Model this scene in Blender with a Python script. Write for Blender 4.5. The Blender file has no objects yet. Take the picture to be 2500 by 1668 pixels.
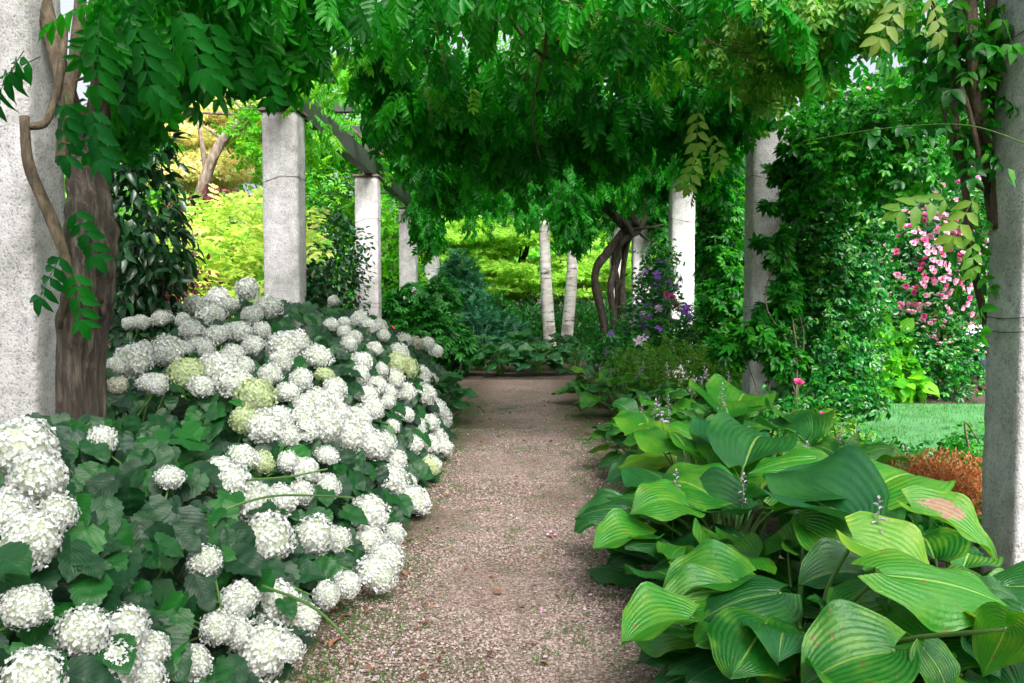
import bpy, math, random
import numpy as np
from mathutils import Matrix, Vector, Euler

random.seed(7); rng = np.random.default_rng(11)
scn = bpy.context.scene
COL = scn.collection
R = math.radians

# ------------------------------------------------------------------ camera, world, sun, exposure
F_PX, CAM_H = 2100.0, 1.452
cam_d = bpy.data.cameras.new('camera'); cam = bpy.data.objects.new('camera', cam_d); COL.objects.link(cam)
cam_d.sensor_width = 36.0; cam_d.lens = F_PX / 2500 * 36.0
cam_d.clip_start = 0.05; cam_d.clip_end = 600
cam.location = (0, 0, CAM_H)
cam.rotation_euler = (R(90 - 2.97), 0, R(0.82))
scn.camera = cam

world = bpy.data.worlds.new('World'); scn.world = world; world.use_nodes = True
wn = world.node_tree.nodes; wl = world.node_tree.links
bg = wn['Background']
SUN_EL, SUN_AZ = 46.0, 158.0      # azimuth measured clockwise from +Y: behind the camera, to the right
sky = wn.new('ShaderNodeTexSky'); sky.sky_type = 'NISHITA'; sky.sun_disc = False
sky.sun_elevation = R(SUN_EL); sky.sun_rotation = R(SUN_AZ)
sky.air_density = 0.75; sky.dust_density = 9.0; sky.ozone_density = 0.3
hs = wn.new('ShaderNodeHueSaturation'); hs.inputs['Saturation'].default_value = 0.4   # thin overcast: a whitish sky
wl.new(sky.outputs[0], hs.inputs['Color']); wl.new(hs.outputs[0], bg.inputs['Color']); bg.inputs['Strength'].default_value = 0.14
sun_d = bpy.data.lights.new('sun', 'SUN'); sun = bpy.data.objects.new('sun', sun_d); COL.objects.link(sun)
sun_d.energy = 1.4; sun_d.angle = R(28); sun_d.color = (1.0, 0.96, 0.9)
sdir = Vector((math.sin(R(SUN_AZ)) * math.cos(R(SUN_EL)), math.cos(R(SUN_AZ)) * math.cos(R(SUN_EL)), math.sin(R(SUN_EL))))
sun.rotation_euler = sdir.to_track_quat('Z', 'Y').to_euler()
sun.location = sdir * 30
scn.view_settings.view_transform = 'Standard'; scn.view_settings.look = 'None'
scn.view_settings.gamma = 1.0; scn.view_settings.use_curve_mapping = False
scn.view_settings.exposure = 1.68
scn.render.engine = 'CYCLES'
scn.cycles.max_bounces = 9; scn.cycles.diffuse_bounces = 6; scn.cycles.transmission_bounces = 5
scn.cycles.glossy_bounces = 2; scn.cycles.caustics_reflective = False; scn.cycles.caustics_refractive = False
scn.cycles.use_denoising = True

CR = np.array(cam.rotation_euler.to_matrix())
def ray(px, py):
    d = CR @ np.array([(px - 1250) / F_PX, (834 - py) / F_PX, -1.0])
    return d / d[1]
def at(px, py, Y=None, z=None):
    """the point of the garden seen at photo pixel (px, py), at distance Y along the path or at height z"""
    d = ray(px, py)
    if Y is None: Y = (z - CAM_H) / d[2]
    return np.array([d[0] * Y, Y, CAM_H + d[2] * Y])

# ------------------------------------------------------------------ materials
def nodes_of(name):
    m = bpy.data.materials.new(name); m.use_nodes = True
    nt = m.node_tree; nt.nodes.clear()
    out = nt.nodes.new('ShaderNodeOutputMaterial')
    return m, nt, out
def N(nt, t, **kw):
    n = nt.nodes.new(t)
    for k, v in kw.items():
        if k.startswith('i_'): n.inputs[k[2:].replace('_', ' ')].default_value = v
        else: setattr(n, k, v)
    return n
def ramp(nt, stops, interp='LINEAR'):
    r = nt.nodes.new('ShaderNodeValToRGB'); r.color_ramp.interpolation = interp
    els = r.color_ramp.elements
    while len(els) < len(stops): els.new(0.5)
    for e, (p, c) in zip(els, stops):
        e.position = p; e.color = (*c, 1) if len(c) == 3 else c
    return r
def noise(nt, scale, detail=3, rough=0.55, coord=None):
    n = N(nt, 'ShaderNodeTexNoise', i_Scale=scale, i_Detail=detail, i_Roughness=rough)
    if coord is not None: nt.links.new(coord, n.inputs['Vector'])
    return n
def mixc(nt, fac, a, b, mode='MIX'):
    m = nt.nodes.new('ShaderNodeMix'); m.data_type = 'RGBA'; m.blend_type = mode
    L = nt.links
    for sock, v in ((m.inputs[0], fac), (m.inputs[6], a), (m.inputs[7], b)):
        if hasattr(v, 'is_output') or isinstance(v, bpy.types.NodeSocket): L.new(v, sock)
        elif isinstance(v, tuple): sock.default_value = (*v, 1)
        else: sock.default_value = v
    return m.outputs[2]
def math_n(nt, op, a, b=None, c=None):
    m = nt.nodes.new('ShaderNodeMath'); m.operation = op
    for s, v in zip(m.inputs, (a, b, c)):
        if v is None: continue
        if isinstance(v, bpy.types.NodeSocket): nt.links.new(v, s)
        else: s.default_value = v
    return m.outputs[0]

def leaf_mat(name, cols, trans=0.38, tmul=1.7, rough=0.42, spec=0.45, veins=None, spots=0.0, margin=None, var=12.0, tb=0.45, patch=False):
    """leaf surface: colour picked per leaf, thin (translucent), with vein relief where the leaves are large"""
    m, nt, out = nodes_of(name); L = nt.links
    at_ = N(nt, 'ShaderNodeAttribute', attribute_name='rnd'); oi = N(nt, 'ShaderNodeObjectInfo')
    f = math_n(nt, 'FRACT', math_n(nt, 'ADD', at_.outputs['Fac'], oi.outputs['Random']))
    rp = ramp(nt, [(i / max(1, len(cols) - 1), c) for i, c in enumerate(cols)]); L.new(f, rp.inputs[0])
    tc = N(nt, 'ShaderNodeTexCoord')
    nz = noise(nt, var, 3, 0.6, tc.outputs['Object'])
    col = mixc(nt, 0.35, rp.outputs[0], mixc(nt, nz.outputs['Fac'], (0.25, 0.35, 0.3), (1.0, 1.0, 1.0)), 'MULTIPLY')
    col = mixc(nt, 1.0, col, (1.25, 1.25, 1.2), 'MULTIPLY')
    bump = None
    if veins:
        uv = N(nt, 'ShaderNodeUVMap'); sp = N(nt, 'ShaderNodeSeparateXYZ'); L.new(uv.outputs[0], sp.inputs[0])
        u, v = sp.outputs[0], sp.outputs[1]
        au = math_n(nt, 'ABSOLUTE', math_n(nt, 'SUBTRACT', u, 0.5))
        if veins == 'hosta':
            w = math_n(nt, 'SINE', math_n(nt, 'MULTIPLY', u, 2 * math.pi * 15))
            pk = noise(nt, 22, 3, 0.6, tc.outputs['Object'])
            h = math_n(nt, 'ADD', math_n(nt, 'MULTIPLY', w, 0.5), math_n(nt, 'MULTIPLY', pk.outputs['Fac'], 2.0))
            dist = 0.0027
            edge = math_n(nt, 'POWER', math_n(nt, 'MULTIPLY', au, 2.0), 3.0)
            big = noise(nt, 3.0, 2, 0.5, tc.outputs['Object'])
            e2 = math_n(nt, 'ADD', math_n(nt, 'MULTIPLY', edge, 0.42), math_n(nt, 'MULTIPLY', math_n(nt, 'SUBTRACT', big.outputs['Fac'], 0.52), 2.4))
            cl = N(nt, 'ShaderNodeClamp'); L.new(e2, cl.inputs[0])
            col = mixc(nt, cl.outputs[0], col, margin or (0.30, 0.42, 0.03))
            wl_ = ramp(nt, [(0.0, (0.62, 0.7, 0.6)), (0.35, (1, 1, 1))]); L.new(math_n(nt, 'ADD', math_n(nt, 'MULTIPLY', w, 0.5), 0.5), wl_.inputs[0])
            col = mixc(nt, 0.10, col, wl_.outputs[0], 'MULTIPLY')
            mid = math_n(nt, 'LESS_THAN', au, 0.012)
            col = mixc(nt, math_n(nt, 'MULTIPLY', mid, 0.5), col, (0.35, 0.5, 0.12))
        else:
            # pinnate side veins running forward from the midrib
            t = math_n(nt, 'ADD', math_n(nt, 'MULTIPLY', v, 9.0), math_n(nt, 'MULTIPLY', au, -7.0))
            w = math_n(nt, 'ABSOLUTE', math_n(nt, 'SINE', math_n(nt, 'MULTIPLY', t, math.pi)))
            line = math_n(nt, 'LESS_THAN', w, 0.13)
            mid = math_n(nt, 'LESS_THAN', au, 0.02)
            ln = math_n(nt, 'MAXIMUM', math_n(nt, 'MULTIPLY', line, 0.5), mid)
            col = mixc(nt, math_n(nt, 'MULTIPLY', ln, 0.14), col, (0.10, 0.24, 0.08))
            h = math_n(nt, 'SUBTRACT', math_n(nt, 'POWER', w, 0.4), mid); dist = 0.0014
        bp = N(nt, 'ShaderNodeBump', i_Strength=0.6, i_Distance=dist); L.new(h, bp.inputs['Height']); bump = bp.outputs[0]
    if spots:
        s1 = noise(nt, 7.0, 4, 0.65, tc.outputs['Object'])
        vec = N(nt, 'ShaderNodeVectorMath', operation='ADD'); L.new(tc.outputs['Object'], vec.inputs[0]); L.new(oi.outputs['Random'], vec.inputs[1])
        L.new(vec.outputs[0], s1.inputs['Vector'])
        th = ramp(nt, [(1 - spots, (0, 0, 0)), (1 - spots + 0.02, (1, 1, 1))]); L.new(s1.outputs['Fac'], th.inputs[0])
        col = mixc(nt, th.outputs[0], col, (0.20, 0.085, 0.035))
    if patch:
        du = math_n(nt, 'MULTIPLY', math_n(nt, 'SUBTRACT', u, 0.30), 1.3); dv = math_n(nt, 'SUBTRACT', v, 0.30)
        rr = math_n(nt, 'SQRT', math_n(nt, 'ADD', math_n(nt, 'MULTIPLY', du, du), math_n(nt, 'MULTIPLY', dv, dv)))
        rn = noise(nt, 9.0, 4, 0.6, tc.outputs['Object'])
        pm = math_n(nt, 'LESS_THAN', math_n(nt, 'ADD', rr, math_n(nt, 'MULTIPLY', math_n(nt, 'SUBTRACT', rn.outputs['Fac'], .5), .6)), 0.19)
        col = mixc(nt, pm, col, mixc(nt, rn.outputs['Fac'], (0.16, 0.07, 0.04), (0.50, 0.34, 0.22)))
    pr = N(nt, 'ShaderNodeBsdfPrincipled', i_Roughness=rough); pr.inputs['Specular IOR Level'].default_value = spec
    L.new(col, pr.inputs['Base Color'])
    tr = N(nt, 'ShaderNodeBsdfTranslucent')
    L.new(mixc(nt, 1.0, col, (tmul * 1.1, tmul, tmul * tb), 'MULTIPLY'), tr.inputs['Color'])
    mx = N(nt, 'ShaderNodeMixShader', i_Fac=trans)
    L.new(pr.outputs[0], mx.inputs[1]); L.new(tr.outputs[0], mx.inputs[2]); L.new(mx.outputs[0], out.inputs[0])
    if bump:
        L.new(bump, pr.inputs['Normal'])
    return m

def plain_mat(name, c1, c2, scale=8, rough=0.8, bump=0.3, dist=0.01, spec=0.3, trans=0.0):
    m, nt, out = nodes_of(name); L = nt.links
    tc = N(nt, 'ShaderNodeTexCoord'); nz = noise(nt, scale, 5, 0.6, tc.outputs['Object'])
    at_ = N(nt, 'ShaderNodeAttribute', attribute_name='rnd')
    f = math_n(nt, 'FRACT', math_n(nt, 'ADD', at_.outputs['Fac'], nz.outputs['Fac']))
    pr = N(nt, 'ShaderNodeBsdfPrincipled', i_Roughness=rough); pr.inputs['Specular IOR Level'].default_value = spec
    col = mixc(nt, f, c1, c2)
    L.new(col, pr.inputs['Base Color'])
    bp = N(nt, 'ShaderNodeBump', i_Strength=bump, i_Distance=dist); L.new(nz.outputs['Fac'], bp.inputs['Height']); L.new(bp.outputs[0], pr.inputs['Normal'])
    if trans:
        tr = N(nt, 'ShaderNodeBsdfTranslucent'); L.new(col, tr.inputs['Color'])
        mx = N(nt, 'ShaderNodeMixShader', i_Fac=trans); L.new(pr.outputs[0], mx.inputs[1]); L.new(tr.outputs[0], mx.inputs[2]); L.new(mx.outputs[0], out.inputs[0])
    else: L.new(pr.outputs[0], out.inputs[0])
    return m

def plaster_mat():
    m, nt, out = nodes_of('rough_plaster'); L = nt.links
    tc = N(nt, 'ShaderNodeTexCoord')
    pit = noise(nt, 75, 4, 0.7, tc.outputs['Object']); big = noise(nt, 1.6, 5, 0.6, tc.outputs['Object']); mid = noise(nt, 11, 4, 0.65, tc.outputs['Object'])
    base = ramp(nt, [(0.25, (0.44, 0.43, 0.45)), (0.5, (0.66, 0.65, 0.68)), (0.75, (0.80, 0.79, 0.82))]); L.new(mid.outputs['Fac'], base.inputs[0])
    pr_ = ramp(nt, [(0.36, (0.30, 0.29, 0.29)), (0.47, (1, 1, 1))]); L.new(pit.outputs['Fac'], pr_.inputs[0])
    col = mixc(nt, 0.75, base.outputs[0], pr_.outputs[0], 'MULTIPLY')
    st = ramp(nt, [(0.35, (0.55, 0.56, 0.52)), (0.6, (1, 1, 1))]); L.new(big.outputs['Fac'], st.inputs[0])
    col = mixc(nt, 0.8, col, st.outputs[0], 'MULTIPLY')
    # rain streaks run down from under the cap
    mp = N(nt, 'ShaderNodeMapping'); mp.inputs['Scale'].default_value = (26, 26, 1.6); L.new(tc.outputs['Object'], mp.inputs[0])
    sn = noise(nt, 1.0, 4, 0.6, mp.outputs[0])
    sp = N(nt, 'ShaderNodeSeparateXYZ'); L.new(tc.outputs['Object'], sp.inputs[0])
    zr = N(nt, 'ShaderNodeMapRange', i_From_Min=2.7, i_From_Max=3.48); L.new(sp.outputs[2], zr.inputs[0])
    sf = math_n(nt, 'MULTIPLY', zr.outputs[0], math_n(nt, 'MULTIPLY', sn.outputs['Fac'], 1.1))
    col = mixc(nt, sf, col, (0.13, 0.125, 0.10))
    ar = N(nt, 'ShaderNodeMapRange', i_From_Min=1.5, i_From_Max=0.0); L.new(sp.outputs[2], ar.inputs[0])
    af = ramp(nt, [(0.42, (0, 0, 0)), (0.68, (1, 1, 1))]); L.new(big.outputs['Fac'], af.inputs[0])
    col = mixc(nt, math_n(nt, 'MULTIPLY', math_n(nt, 'MULTIPLY', ar.outputs[0], af.outputs[0]), .65), col, (0.16, 0.19, 0.11))
    pr = N(nt, 'ShaderNodeBsdfPrincipled', i_Roughness=0.92); L.new(col, pr.inputs['Base Color'])
    ad = math_n(nt, 'ADD', pit.outputs['Fac'], math_n(nt, 'MULTIPLY', mid.outputs['Fac'], 1.2))
    bp = N(nt, 'ShaderNodeBump', i_Strength=0.9, i_Distance=0.012); L.new(ad, bp.inputs['Height']); L.new(bp.outputs[0], pr.inputs['Normal'])
    L.new(pr.outputs[0], out.inputs[0]); return m

def bark_mat(name, c1, c2, zs=0.18, scale=22):
    m, nt, out = nodes_of(name); L = nt.links
    tc = N(nt, 'ShaderNodeTexCoord'); mp = N(nt, 'ShaderNodeMapping'); mp.inputs['Scale'].default_value = (scale, scale, scale * zs); L.new(tc.outputs['Object'], mp.inputs[0])
    n1 = noise(nt, 1.0, 6, 0.65, mp.outputs[0]); n2 = noise(nt, 3.0, 4, 0.6, tc.outputs['Object'])
    r1 = ramp(nt, [(0.3, tuple(x * 0.35 for x in c1)), (0.5, c1), (0.72, c2)]); L.new(n1.outputs['Fac'], r1.inputs[0])
    r2 = ramp(nt, [(0.35, (0.55, 0.5, 0.45)), (0.65, (1.1, 1.1, 1.0))]); L.new(n2.outputs['Fac'], r2.inputs[0])
    col = mixc(nt, 0.8, r1.outputs[0], r2.outputs[0], 'MULTIPLY')
    pr = N(nt, 'ShaderNodeBsdfPrincipled', i_Roughness=0.85); L.new(col, pr.inputs['Base Color'])
    bp = N(nt, 'ShaderNodeBump', i_Strength=1.0, i_Distance=0.035); L.new(n1.outputs['Fac'], bp.inputs['Height']); L.new(bp.outputs[0], pr.inputs['Normal'])
    L.new(pr.outputs[0], out.inputs[0]); return m

def birch_mat():
    m, nt, out = nodes_of('birch_bark'); L = nt.links
    tc = N(nt, 'ShaderNodeTexCoord'); mp = N(nt, 'ShaderNodeMapping'); mp.inputs['Scale'].default_value = (3, 3, 16); L.new(tc.outputs['Object'], mp.inputs[0])
    n1 = noise(nt, 1.0, 5, 0.7, mp.outputs[0]); n2 = noise(nt, 2.2, 4, 0.6, tc.outputs['Object'])
    r1 = ramp(nt, [(0.36, (0.05, 0.04, 0.04)), (0.43, (0.62, 0.56, 0.54)), (0.6, (0.82, 0.78, 0.78))]); L.new(n1.outputs['Fac'], r1.inputs[0])
    r2 = ramp(nt, [(0.32, (0.4, 0.34, 0.3)), (0.5, (1, 1, 1))]); L.new(n2.outputs['Fac'], r2.inputs[0])
    pr = N(nt, 'ShaderNodeBsdfPrincipled', i_Roughness=0.7); L.new(mixc(nt, 0.8, r1.outputs[0], r2.outputs[0], 'MULTIPLY'), pr.inputs['Base Color'])
    bp = N(nt, 'ShaderNodeBump', i_Strength=0.6, i_Distance=0.01); L.new(n1.outputs['Fac'], bp.inputs['Height']); L.new(bp.outputs[0], pr.inputs['Normal'])
    L.new(pr.outputs[0], out.inputs[0]); return m

def ground_mat(name, kind):
    m, nt, out = nodes_of(name); L = nt.links
    tc = N(nt, 'ShaderNodeTexCoord'); o = tc.outputs['Object']
    pr = N(nt, 'ShaderNodeBsdfPrincipled', i_Roughness=0.95)
    if kind == 'path':
        vo = N(nt, 'ShaderNodeTexVoronoi', i_Scale=95.0); L.new(o, vo.inputs['Vector'])
        sx = N(nt, 'ShaderNodeSeparateXYZ'); L.new(vo.outputs['Color'], sx.inputs[0])
        r = ramp(nt, [(0.0, (0.17, 0.105, 0.085)), (0.35, (0.33, 0.235, 0.205)), (0.7, (0.47, 0.37, 0.335)), (1.0, (0.64, 0.55, 0.52))]); L.new(sx.outputs[0], r.inputs[0])
        dk = ramp(nt, [(0.0, (1, 1, 1)), (0.55, (0.8, 0.8, 0.8)), (0.9, (0.25, 0.2, 0.18))]); L.new(vo.outputs['Distance'], dk.inputs[0])
        col = mixc(nt, 0.8, r.outputs[0], dk.outputs[0], 'MULTIPLY')
        b = noise(nt, 0.9, 5, 0.6, o); br = ramp(nt, [(0.38, (0.52, 0.47, 0.42)), (0.6, (1, 1, 1))]); L.new(b.outputs['Fac'], br.inputs[0])
        col = mixc(nt, 0.75, col, br.outputs[0], 'MULTIPLY')
        g = noise(nt, 3.5, 5, 0.7, o); gr = ramp(nt, [(0.55, (0, 0, 0)), (0.68, (1, 1, 1))]); L.new(g.outputs['Fac'], gr.inputs[0])
        col = mixc(nt, math_n(nt, 'MULTIPLY', gr.outputs[0], 0.5), col, (0.05, 0.11, 0.025))
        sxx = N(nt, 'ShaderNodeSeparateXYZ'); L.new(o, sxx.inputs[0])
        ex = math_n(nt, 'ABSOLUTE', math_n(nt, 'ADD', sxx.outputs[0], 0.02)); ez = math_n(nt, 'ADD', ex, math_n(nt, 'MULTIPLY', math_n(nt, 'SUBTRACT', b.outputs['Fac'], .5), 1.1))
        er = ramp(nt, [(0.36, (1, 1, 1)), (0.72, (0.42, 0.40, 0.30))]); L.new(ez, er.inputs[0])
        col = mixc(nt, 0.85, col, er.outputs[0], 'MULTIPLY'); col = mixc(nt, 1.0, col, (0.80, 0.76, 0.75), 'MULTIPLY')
        bp = N(nt, 'ShaderNodeBump', i_Strength=0.9, i_Distance=0.008, invert=True); L.new(vo.outputs['Distance'], bp.inputs['Height'])
    elif kind == 'soil':
        n1 = noise(nt, 14, 6, 0.7, o)
        r = ramp(nt, [(0.3, (0.018, 0.012, 0.009)), (0.55, (0.06, 0.04, 0.028)), (0.8, (0.13, 0.09, 0.06))]); L.new(n1.outputs['Fac'], r.inputs[0]); col = r.outputs[0]
        bp = N(nt, 'ShaderNodeBump', i_Strength=1.0, i_Distance=0.03); L.new(n1.outputs['Fac'], bp.inputs['Height'])
    else:
        n1 = noise(nt, 60, 4, 0.7, o); n2 = noise(nt, 1.2, 4, 0.6, o)
        r = ramp(nt, [(0.3, (0.04, 0.13, 0.03)), (0.6, (0.06, 0.24, 0.08)), (0.85, (0.15, 0.33, 0.13))]); L.new(n1.outputs['Fac'], r.inputs[0])
        r2 = ramp(nt, [(0.35, (0.7, 0.75, 0.7)), (0.65, (1.1, 1.1, 1.1))]); L.new(n2.outputs['Fac'], r2.inputs[0])
        col = mixc(nt, 0.7, r.outputs[0], r2.outputs[0], 'MULTIPLY')
        bp = N(nt, 'ShaderNodeBump', i_Strength=0.8, i_Distance=0.02); L.new(n1.outputs['Fac'], bp.inputs['Height'])
    L.new(col, pr.inputs['Base Color']); L.new(bp.outputs[0], pr.inputs['Normal']); L.new(pr.outputs[0], out.inputs[0])
    return m

M = {
 'plaster': plaster_mat(),
 'cap': plain_mat('weathered_cap', (0.05, 0.035, 0.03), (0.16, 0.12, 0.10), 14, 0.9, 0.6),
 'beam': plain_mat('dark_weathered_beam', (0.010, 0.014, 0.012), (0.045, 0.06, 0.04), 5, 0.55, 0.3),
 'wire': plain_mat('rusty_wire', (0.05, 0.03, 0.02), (0.10, 0.06, 0.04), 40),
 'bark': bark_mat('wisteria_bark', (0.058, 0.047, 0.038), (0.19, 0.162, 0.14), 0.14, 38),
 'vine': bark_mat('vine_bark', (0.10, 0.075, 0.05), (0.2, 0.16, 0.11), 0.3),
 'tree_bark': bark_mat('pale_tree_bark', (0.2, 0.16, 0.13), (0.42, 0.35, 0.3), 0.3),
 'dark_bark': bark_mat('dark_tree_bark', (0.04, 0.03, 0.025), (0.1, 0.08, 0.06), 0.3),
 'birch': birch_mat(),
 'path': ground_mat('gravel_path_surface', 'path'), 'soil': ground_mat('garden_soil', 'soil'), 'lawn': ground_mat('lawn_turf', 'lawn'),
 'wis': leaf_mat('wisteria_leaf', [(0.003, 0.085, 0.006), (0.006, 0.16, 0.008), (0.025, 0.25, 0.012), (0.004, 0.105, 0.010)], 0.48, 2.3, 0.42, 0.28),
 'wis_big': leaf_mat('wisteria_near_leaf', [(0.003, 0.08, 0.008), (0.004, 0.14, 0.010), (0.004, 0.10, 0.02)], 0.40, 1.8, 0.45, 0.3, 'pin'),
 'wis_light': leaf_mat('pale_young_leaf', [(0.10, 0.26, 0.03), (0.22, 0.38, 0.06), (0.30, 0.42, 0.12)], 0.5, 1.3, 0.45, 0.4),
 'brownish': leaf_mat('bronze_green_leaf', [(0.03, 0.17, 0.012), (0.07, 0.26, 0.02), (0.17, 0.29, 0.035), (0.02, 0.18, 0.015)], 0.42, 1.6, 0.45, 0.4),
 'hyd': leaf_mat('hydrangea_leaf', [(0.004, 0.030, 0.011), (0.005, 0.046, 0.014), (0.004, 0.075, 0.008), (0.009, 0.038, 0.022), (0.005, 0.11, 0.006)], 0.26, 1.7, 0.48, 0.5, 'pin'),
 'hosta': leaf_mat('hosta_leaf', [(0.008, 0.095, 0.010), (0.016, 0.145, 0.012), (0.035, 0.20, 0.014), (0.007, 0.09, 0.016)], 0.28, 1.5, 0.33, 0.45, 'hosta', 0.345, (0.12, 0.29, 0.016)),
 'hosta_dark': leaf_mat('dark_hosta_leaf', [(0.008, 0.07, 0.016), (0.014, 0.11, 0.02), (0.012, 0.09, 0.035)], 0.3, 1.5, 0.36, 0.55, 'hosta', 0.2, (0.03, 0.17, 0.02)),  # darker green hosta leaves, one of several leaf colours
 'hosta_lime': leaf_mat('lime_hosta_leaf', [(0.05, 0.20, 0.012), (0.10, 0.28, 0.014), (0.07, 0.24, 0.03)], 0.33, 1.5, 0.36, 0.4, 'hosta', 0.27, (0.30, 0.42, 0.03)),
 'hosta_burnt': leaf_mat('browned_hosta_leaf', [(0.04, 0.20, 0.012), (0.06, 0.23, 0.014)], 0.33, 1.5, 0.38, 0.4, 'hosta', 0.3, (0.22, 0.38, 0.03), patch=True),
 'stalk': plain_mat('green_stalk', (0.05, 0.13, 0.025), (0.11, 0.22, 0.05), 6, 0.5, 0.1),
 'rose_leaf': leaf_mat('rose_leaf', [(0.005, 0.065, 0.014), (0.008, 0.12, 0.018), (0.015, 0.18, 0.02), (0.06, 0.22, 0.015)], 0.3, 2.0, 0.32, 0.5),
 'climber': leaf_mat('climber_leaf', [(0.004, 0.07, 0.006), (0.006, 0.12, 0.008), (0.015, 0.19, 0.010), (0.05, 0.25, 0.012)], 0.42, 2.0, 0.38, 0.35),
 'fresh': leaf_mat('fresh_green_leaf', [(0.03, 0.24, 0.012), (0.08, 0.34, 0.015), (0.18, 0.44, 0.02)], 0.5, 1.6, 0.45, 0.4),
 'yellow': leaf_mat('golden_leaf', [(0.32, 0.55, 0.07), (0.48, 0.66, 0.12), (0.64, 0.68, 0.22), (0.12, 0.38, 0.05)], 0.48, 1.25, 0.5, 0.3, tb=1.0),
 'gold': leaf_mat('golden_maple_leaf', [(0.22, 0.46, 0.05), (0.34, 0.60, 0.07), (0.46, 0.68, 0.13), (0.14, 0.38, 0.04)], 0.5, 1.35, 0.5, 0.3, tb=1.0),
 'orange': leaf_mat('apricot_maple_leaf', [(0.66, 0.48, 0.28), (0.60, 0.62, 0.28), (0.42, 0.60, 0.18), (0.74, 0.58, 0.38), (0.55, 0.68, 0.26)], 0.48, 1.3, 0.5, 0.3, tb=1.0),
 'purple': leaf_mat('burgundy_leaf', [(0.09, 0.012, 0.025), (0.17, 0.03, 0.05), (0.12, 0.04, 0.03)], 0.35, 1.2, 0.45, 0.4),
 'blue': leaf_mat('blue_green_leaf', [(0.010, 0.10, 0.045), (0.02, 0.16, 0.07), (0.05, 0.24, 0.12), (0.008, 0.07, 0.03)], 0.25, 1.3, 0.5, 0.4),
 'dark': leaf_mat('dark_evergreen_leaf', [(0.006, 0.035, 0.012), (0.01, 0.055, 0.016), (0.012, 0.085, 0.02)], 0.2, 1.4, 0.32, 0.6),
 'mid': leaf_mat('mid_green_leaf', [(0.008, 0.09, 0.014), (0.015, 0.15, 0.018), (0.03, 0.22, 0.02)], 0.35, 1.5, 0.42, 0.4),
 'rust': leaf_mat('rusty_plume', [(0.36, 0.12, 0.05), (0.50, 0.20, 0.09), (0.24, 0.09, 0.05), (0.48, 0.28, 0.13)], 0.3, 1.2, 0.8, 0.1),
 'petal': plain_mat('hydrangea_petal', (0.56, 0.58, 0.55), (0.84, 0.85, 0.88), 30, 0.7, 0.1, 0.002, 0.2, 0.25),
 'petal_g': plain_mat('greenish_hydrangea_petal', (0.38, 0.50, 0.20), (0.62, 0.68, 0.45), 20, 0.7, 0.1, 0.002, 0.2, 0.25),
 'petal_old': plain_mat('browned_hydrangea_petal', (0.30, 0.24, 0.15), (0.80, 0.79, 0.72), 6, 0.75, 0.1, 0.002, 0.2, 0.2),
 'pink': plain_mat('pink_petal', (0.62, 0.04, 0.24), (0.80, 0.20, 0.44), 22, 0.6, 0.1, 0.002, 0.2, 0.3),
 'pale_pink': plain_mat('pale_pink_petal', (0.80, 0.30, 0.54), (0.90, 0.62, 0.76), 22, 0.6, 0.1, 0.002, 0.2, 0.3),
 'violet': plain_mat('violet_petal', (0.14, 0.03, 0.34), (0.32, 0.10, 0.58), 22, 0.6, 0.1, 0.002, 0.2, 0.3),
 'lilac': plain_mat('lilac_petal', (0.42, 0.28, 0.50), (0.62, 0.50, 0.66), 22, 0.6, 0.1, 0.002, 0.2, 0.3),
 'pod': plain_mat('velvety_pod', (0.05, 0.12, 0.03), (0.12, 0.20, 0.06), 12, 0.6, 0.1),
 'stone': plain_mat('gravel_stone', (0.17, 0.12, 0.10), (0.46, 0.38, 0.355), 3, 0.9, 0.2),
 'grass': leaf_mat('grass_blade', [(0.02, 0.12, 0.015), (0.04, 0.19, 0.02), (0.08, 0.22, 0.03)], 0.4, 1.3, 0.5, 0.3),
 'litter': plain_mat('dry_leaf', (0.10, 0.035, 0.02), (0.30, 0.15, 0.08), 4, 0.8, 0.3),
 'red': plain_mat('red_lacquer', (0.55, 0.012, 0.012), (0.62, 0.02, 0.015), 4, 0.35, 0.0),
 'dirty_core': plain_mat('flower_core', (0.30, 0.36, 0.22), (0.50, 0.55, 0.42), 30, 0.9, 0.2),
 'skin': plain_mat('skin', (0.42, 0.22, 0.15), (0.5, 0.28, 0.2), 6, 0.6, 0.05),
 'shirt': plain_mat('pale_lilac_shirt', (0.55, 0.52, 0.75), (0.68, 0.66, 0.82), 6, 0.8, 0.2),
 'jeans': plain_mat('dark_trousers', (0.015, 0.018, 0.04), (0.03, 0.035, 0.07), 12, 0.85, 0.2),
 'hair': plain_mat('brown_hair', (0.03, 0.018, 0.01), (0.06, 0.035, 0.02), 30, 0.6, 0.2),
 'wood': plain_mat('bench_wood', (0.05, 0.03, 0.018), (0.12, 0.075, 0.045), 12, 0.7, 0.3),
}

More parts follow.
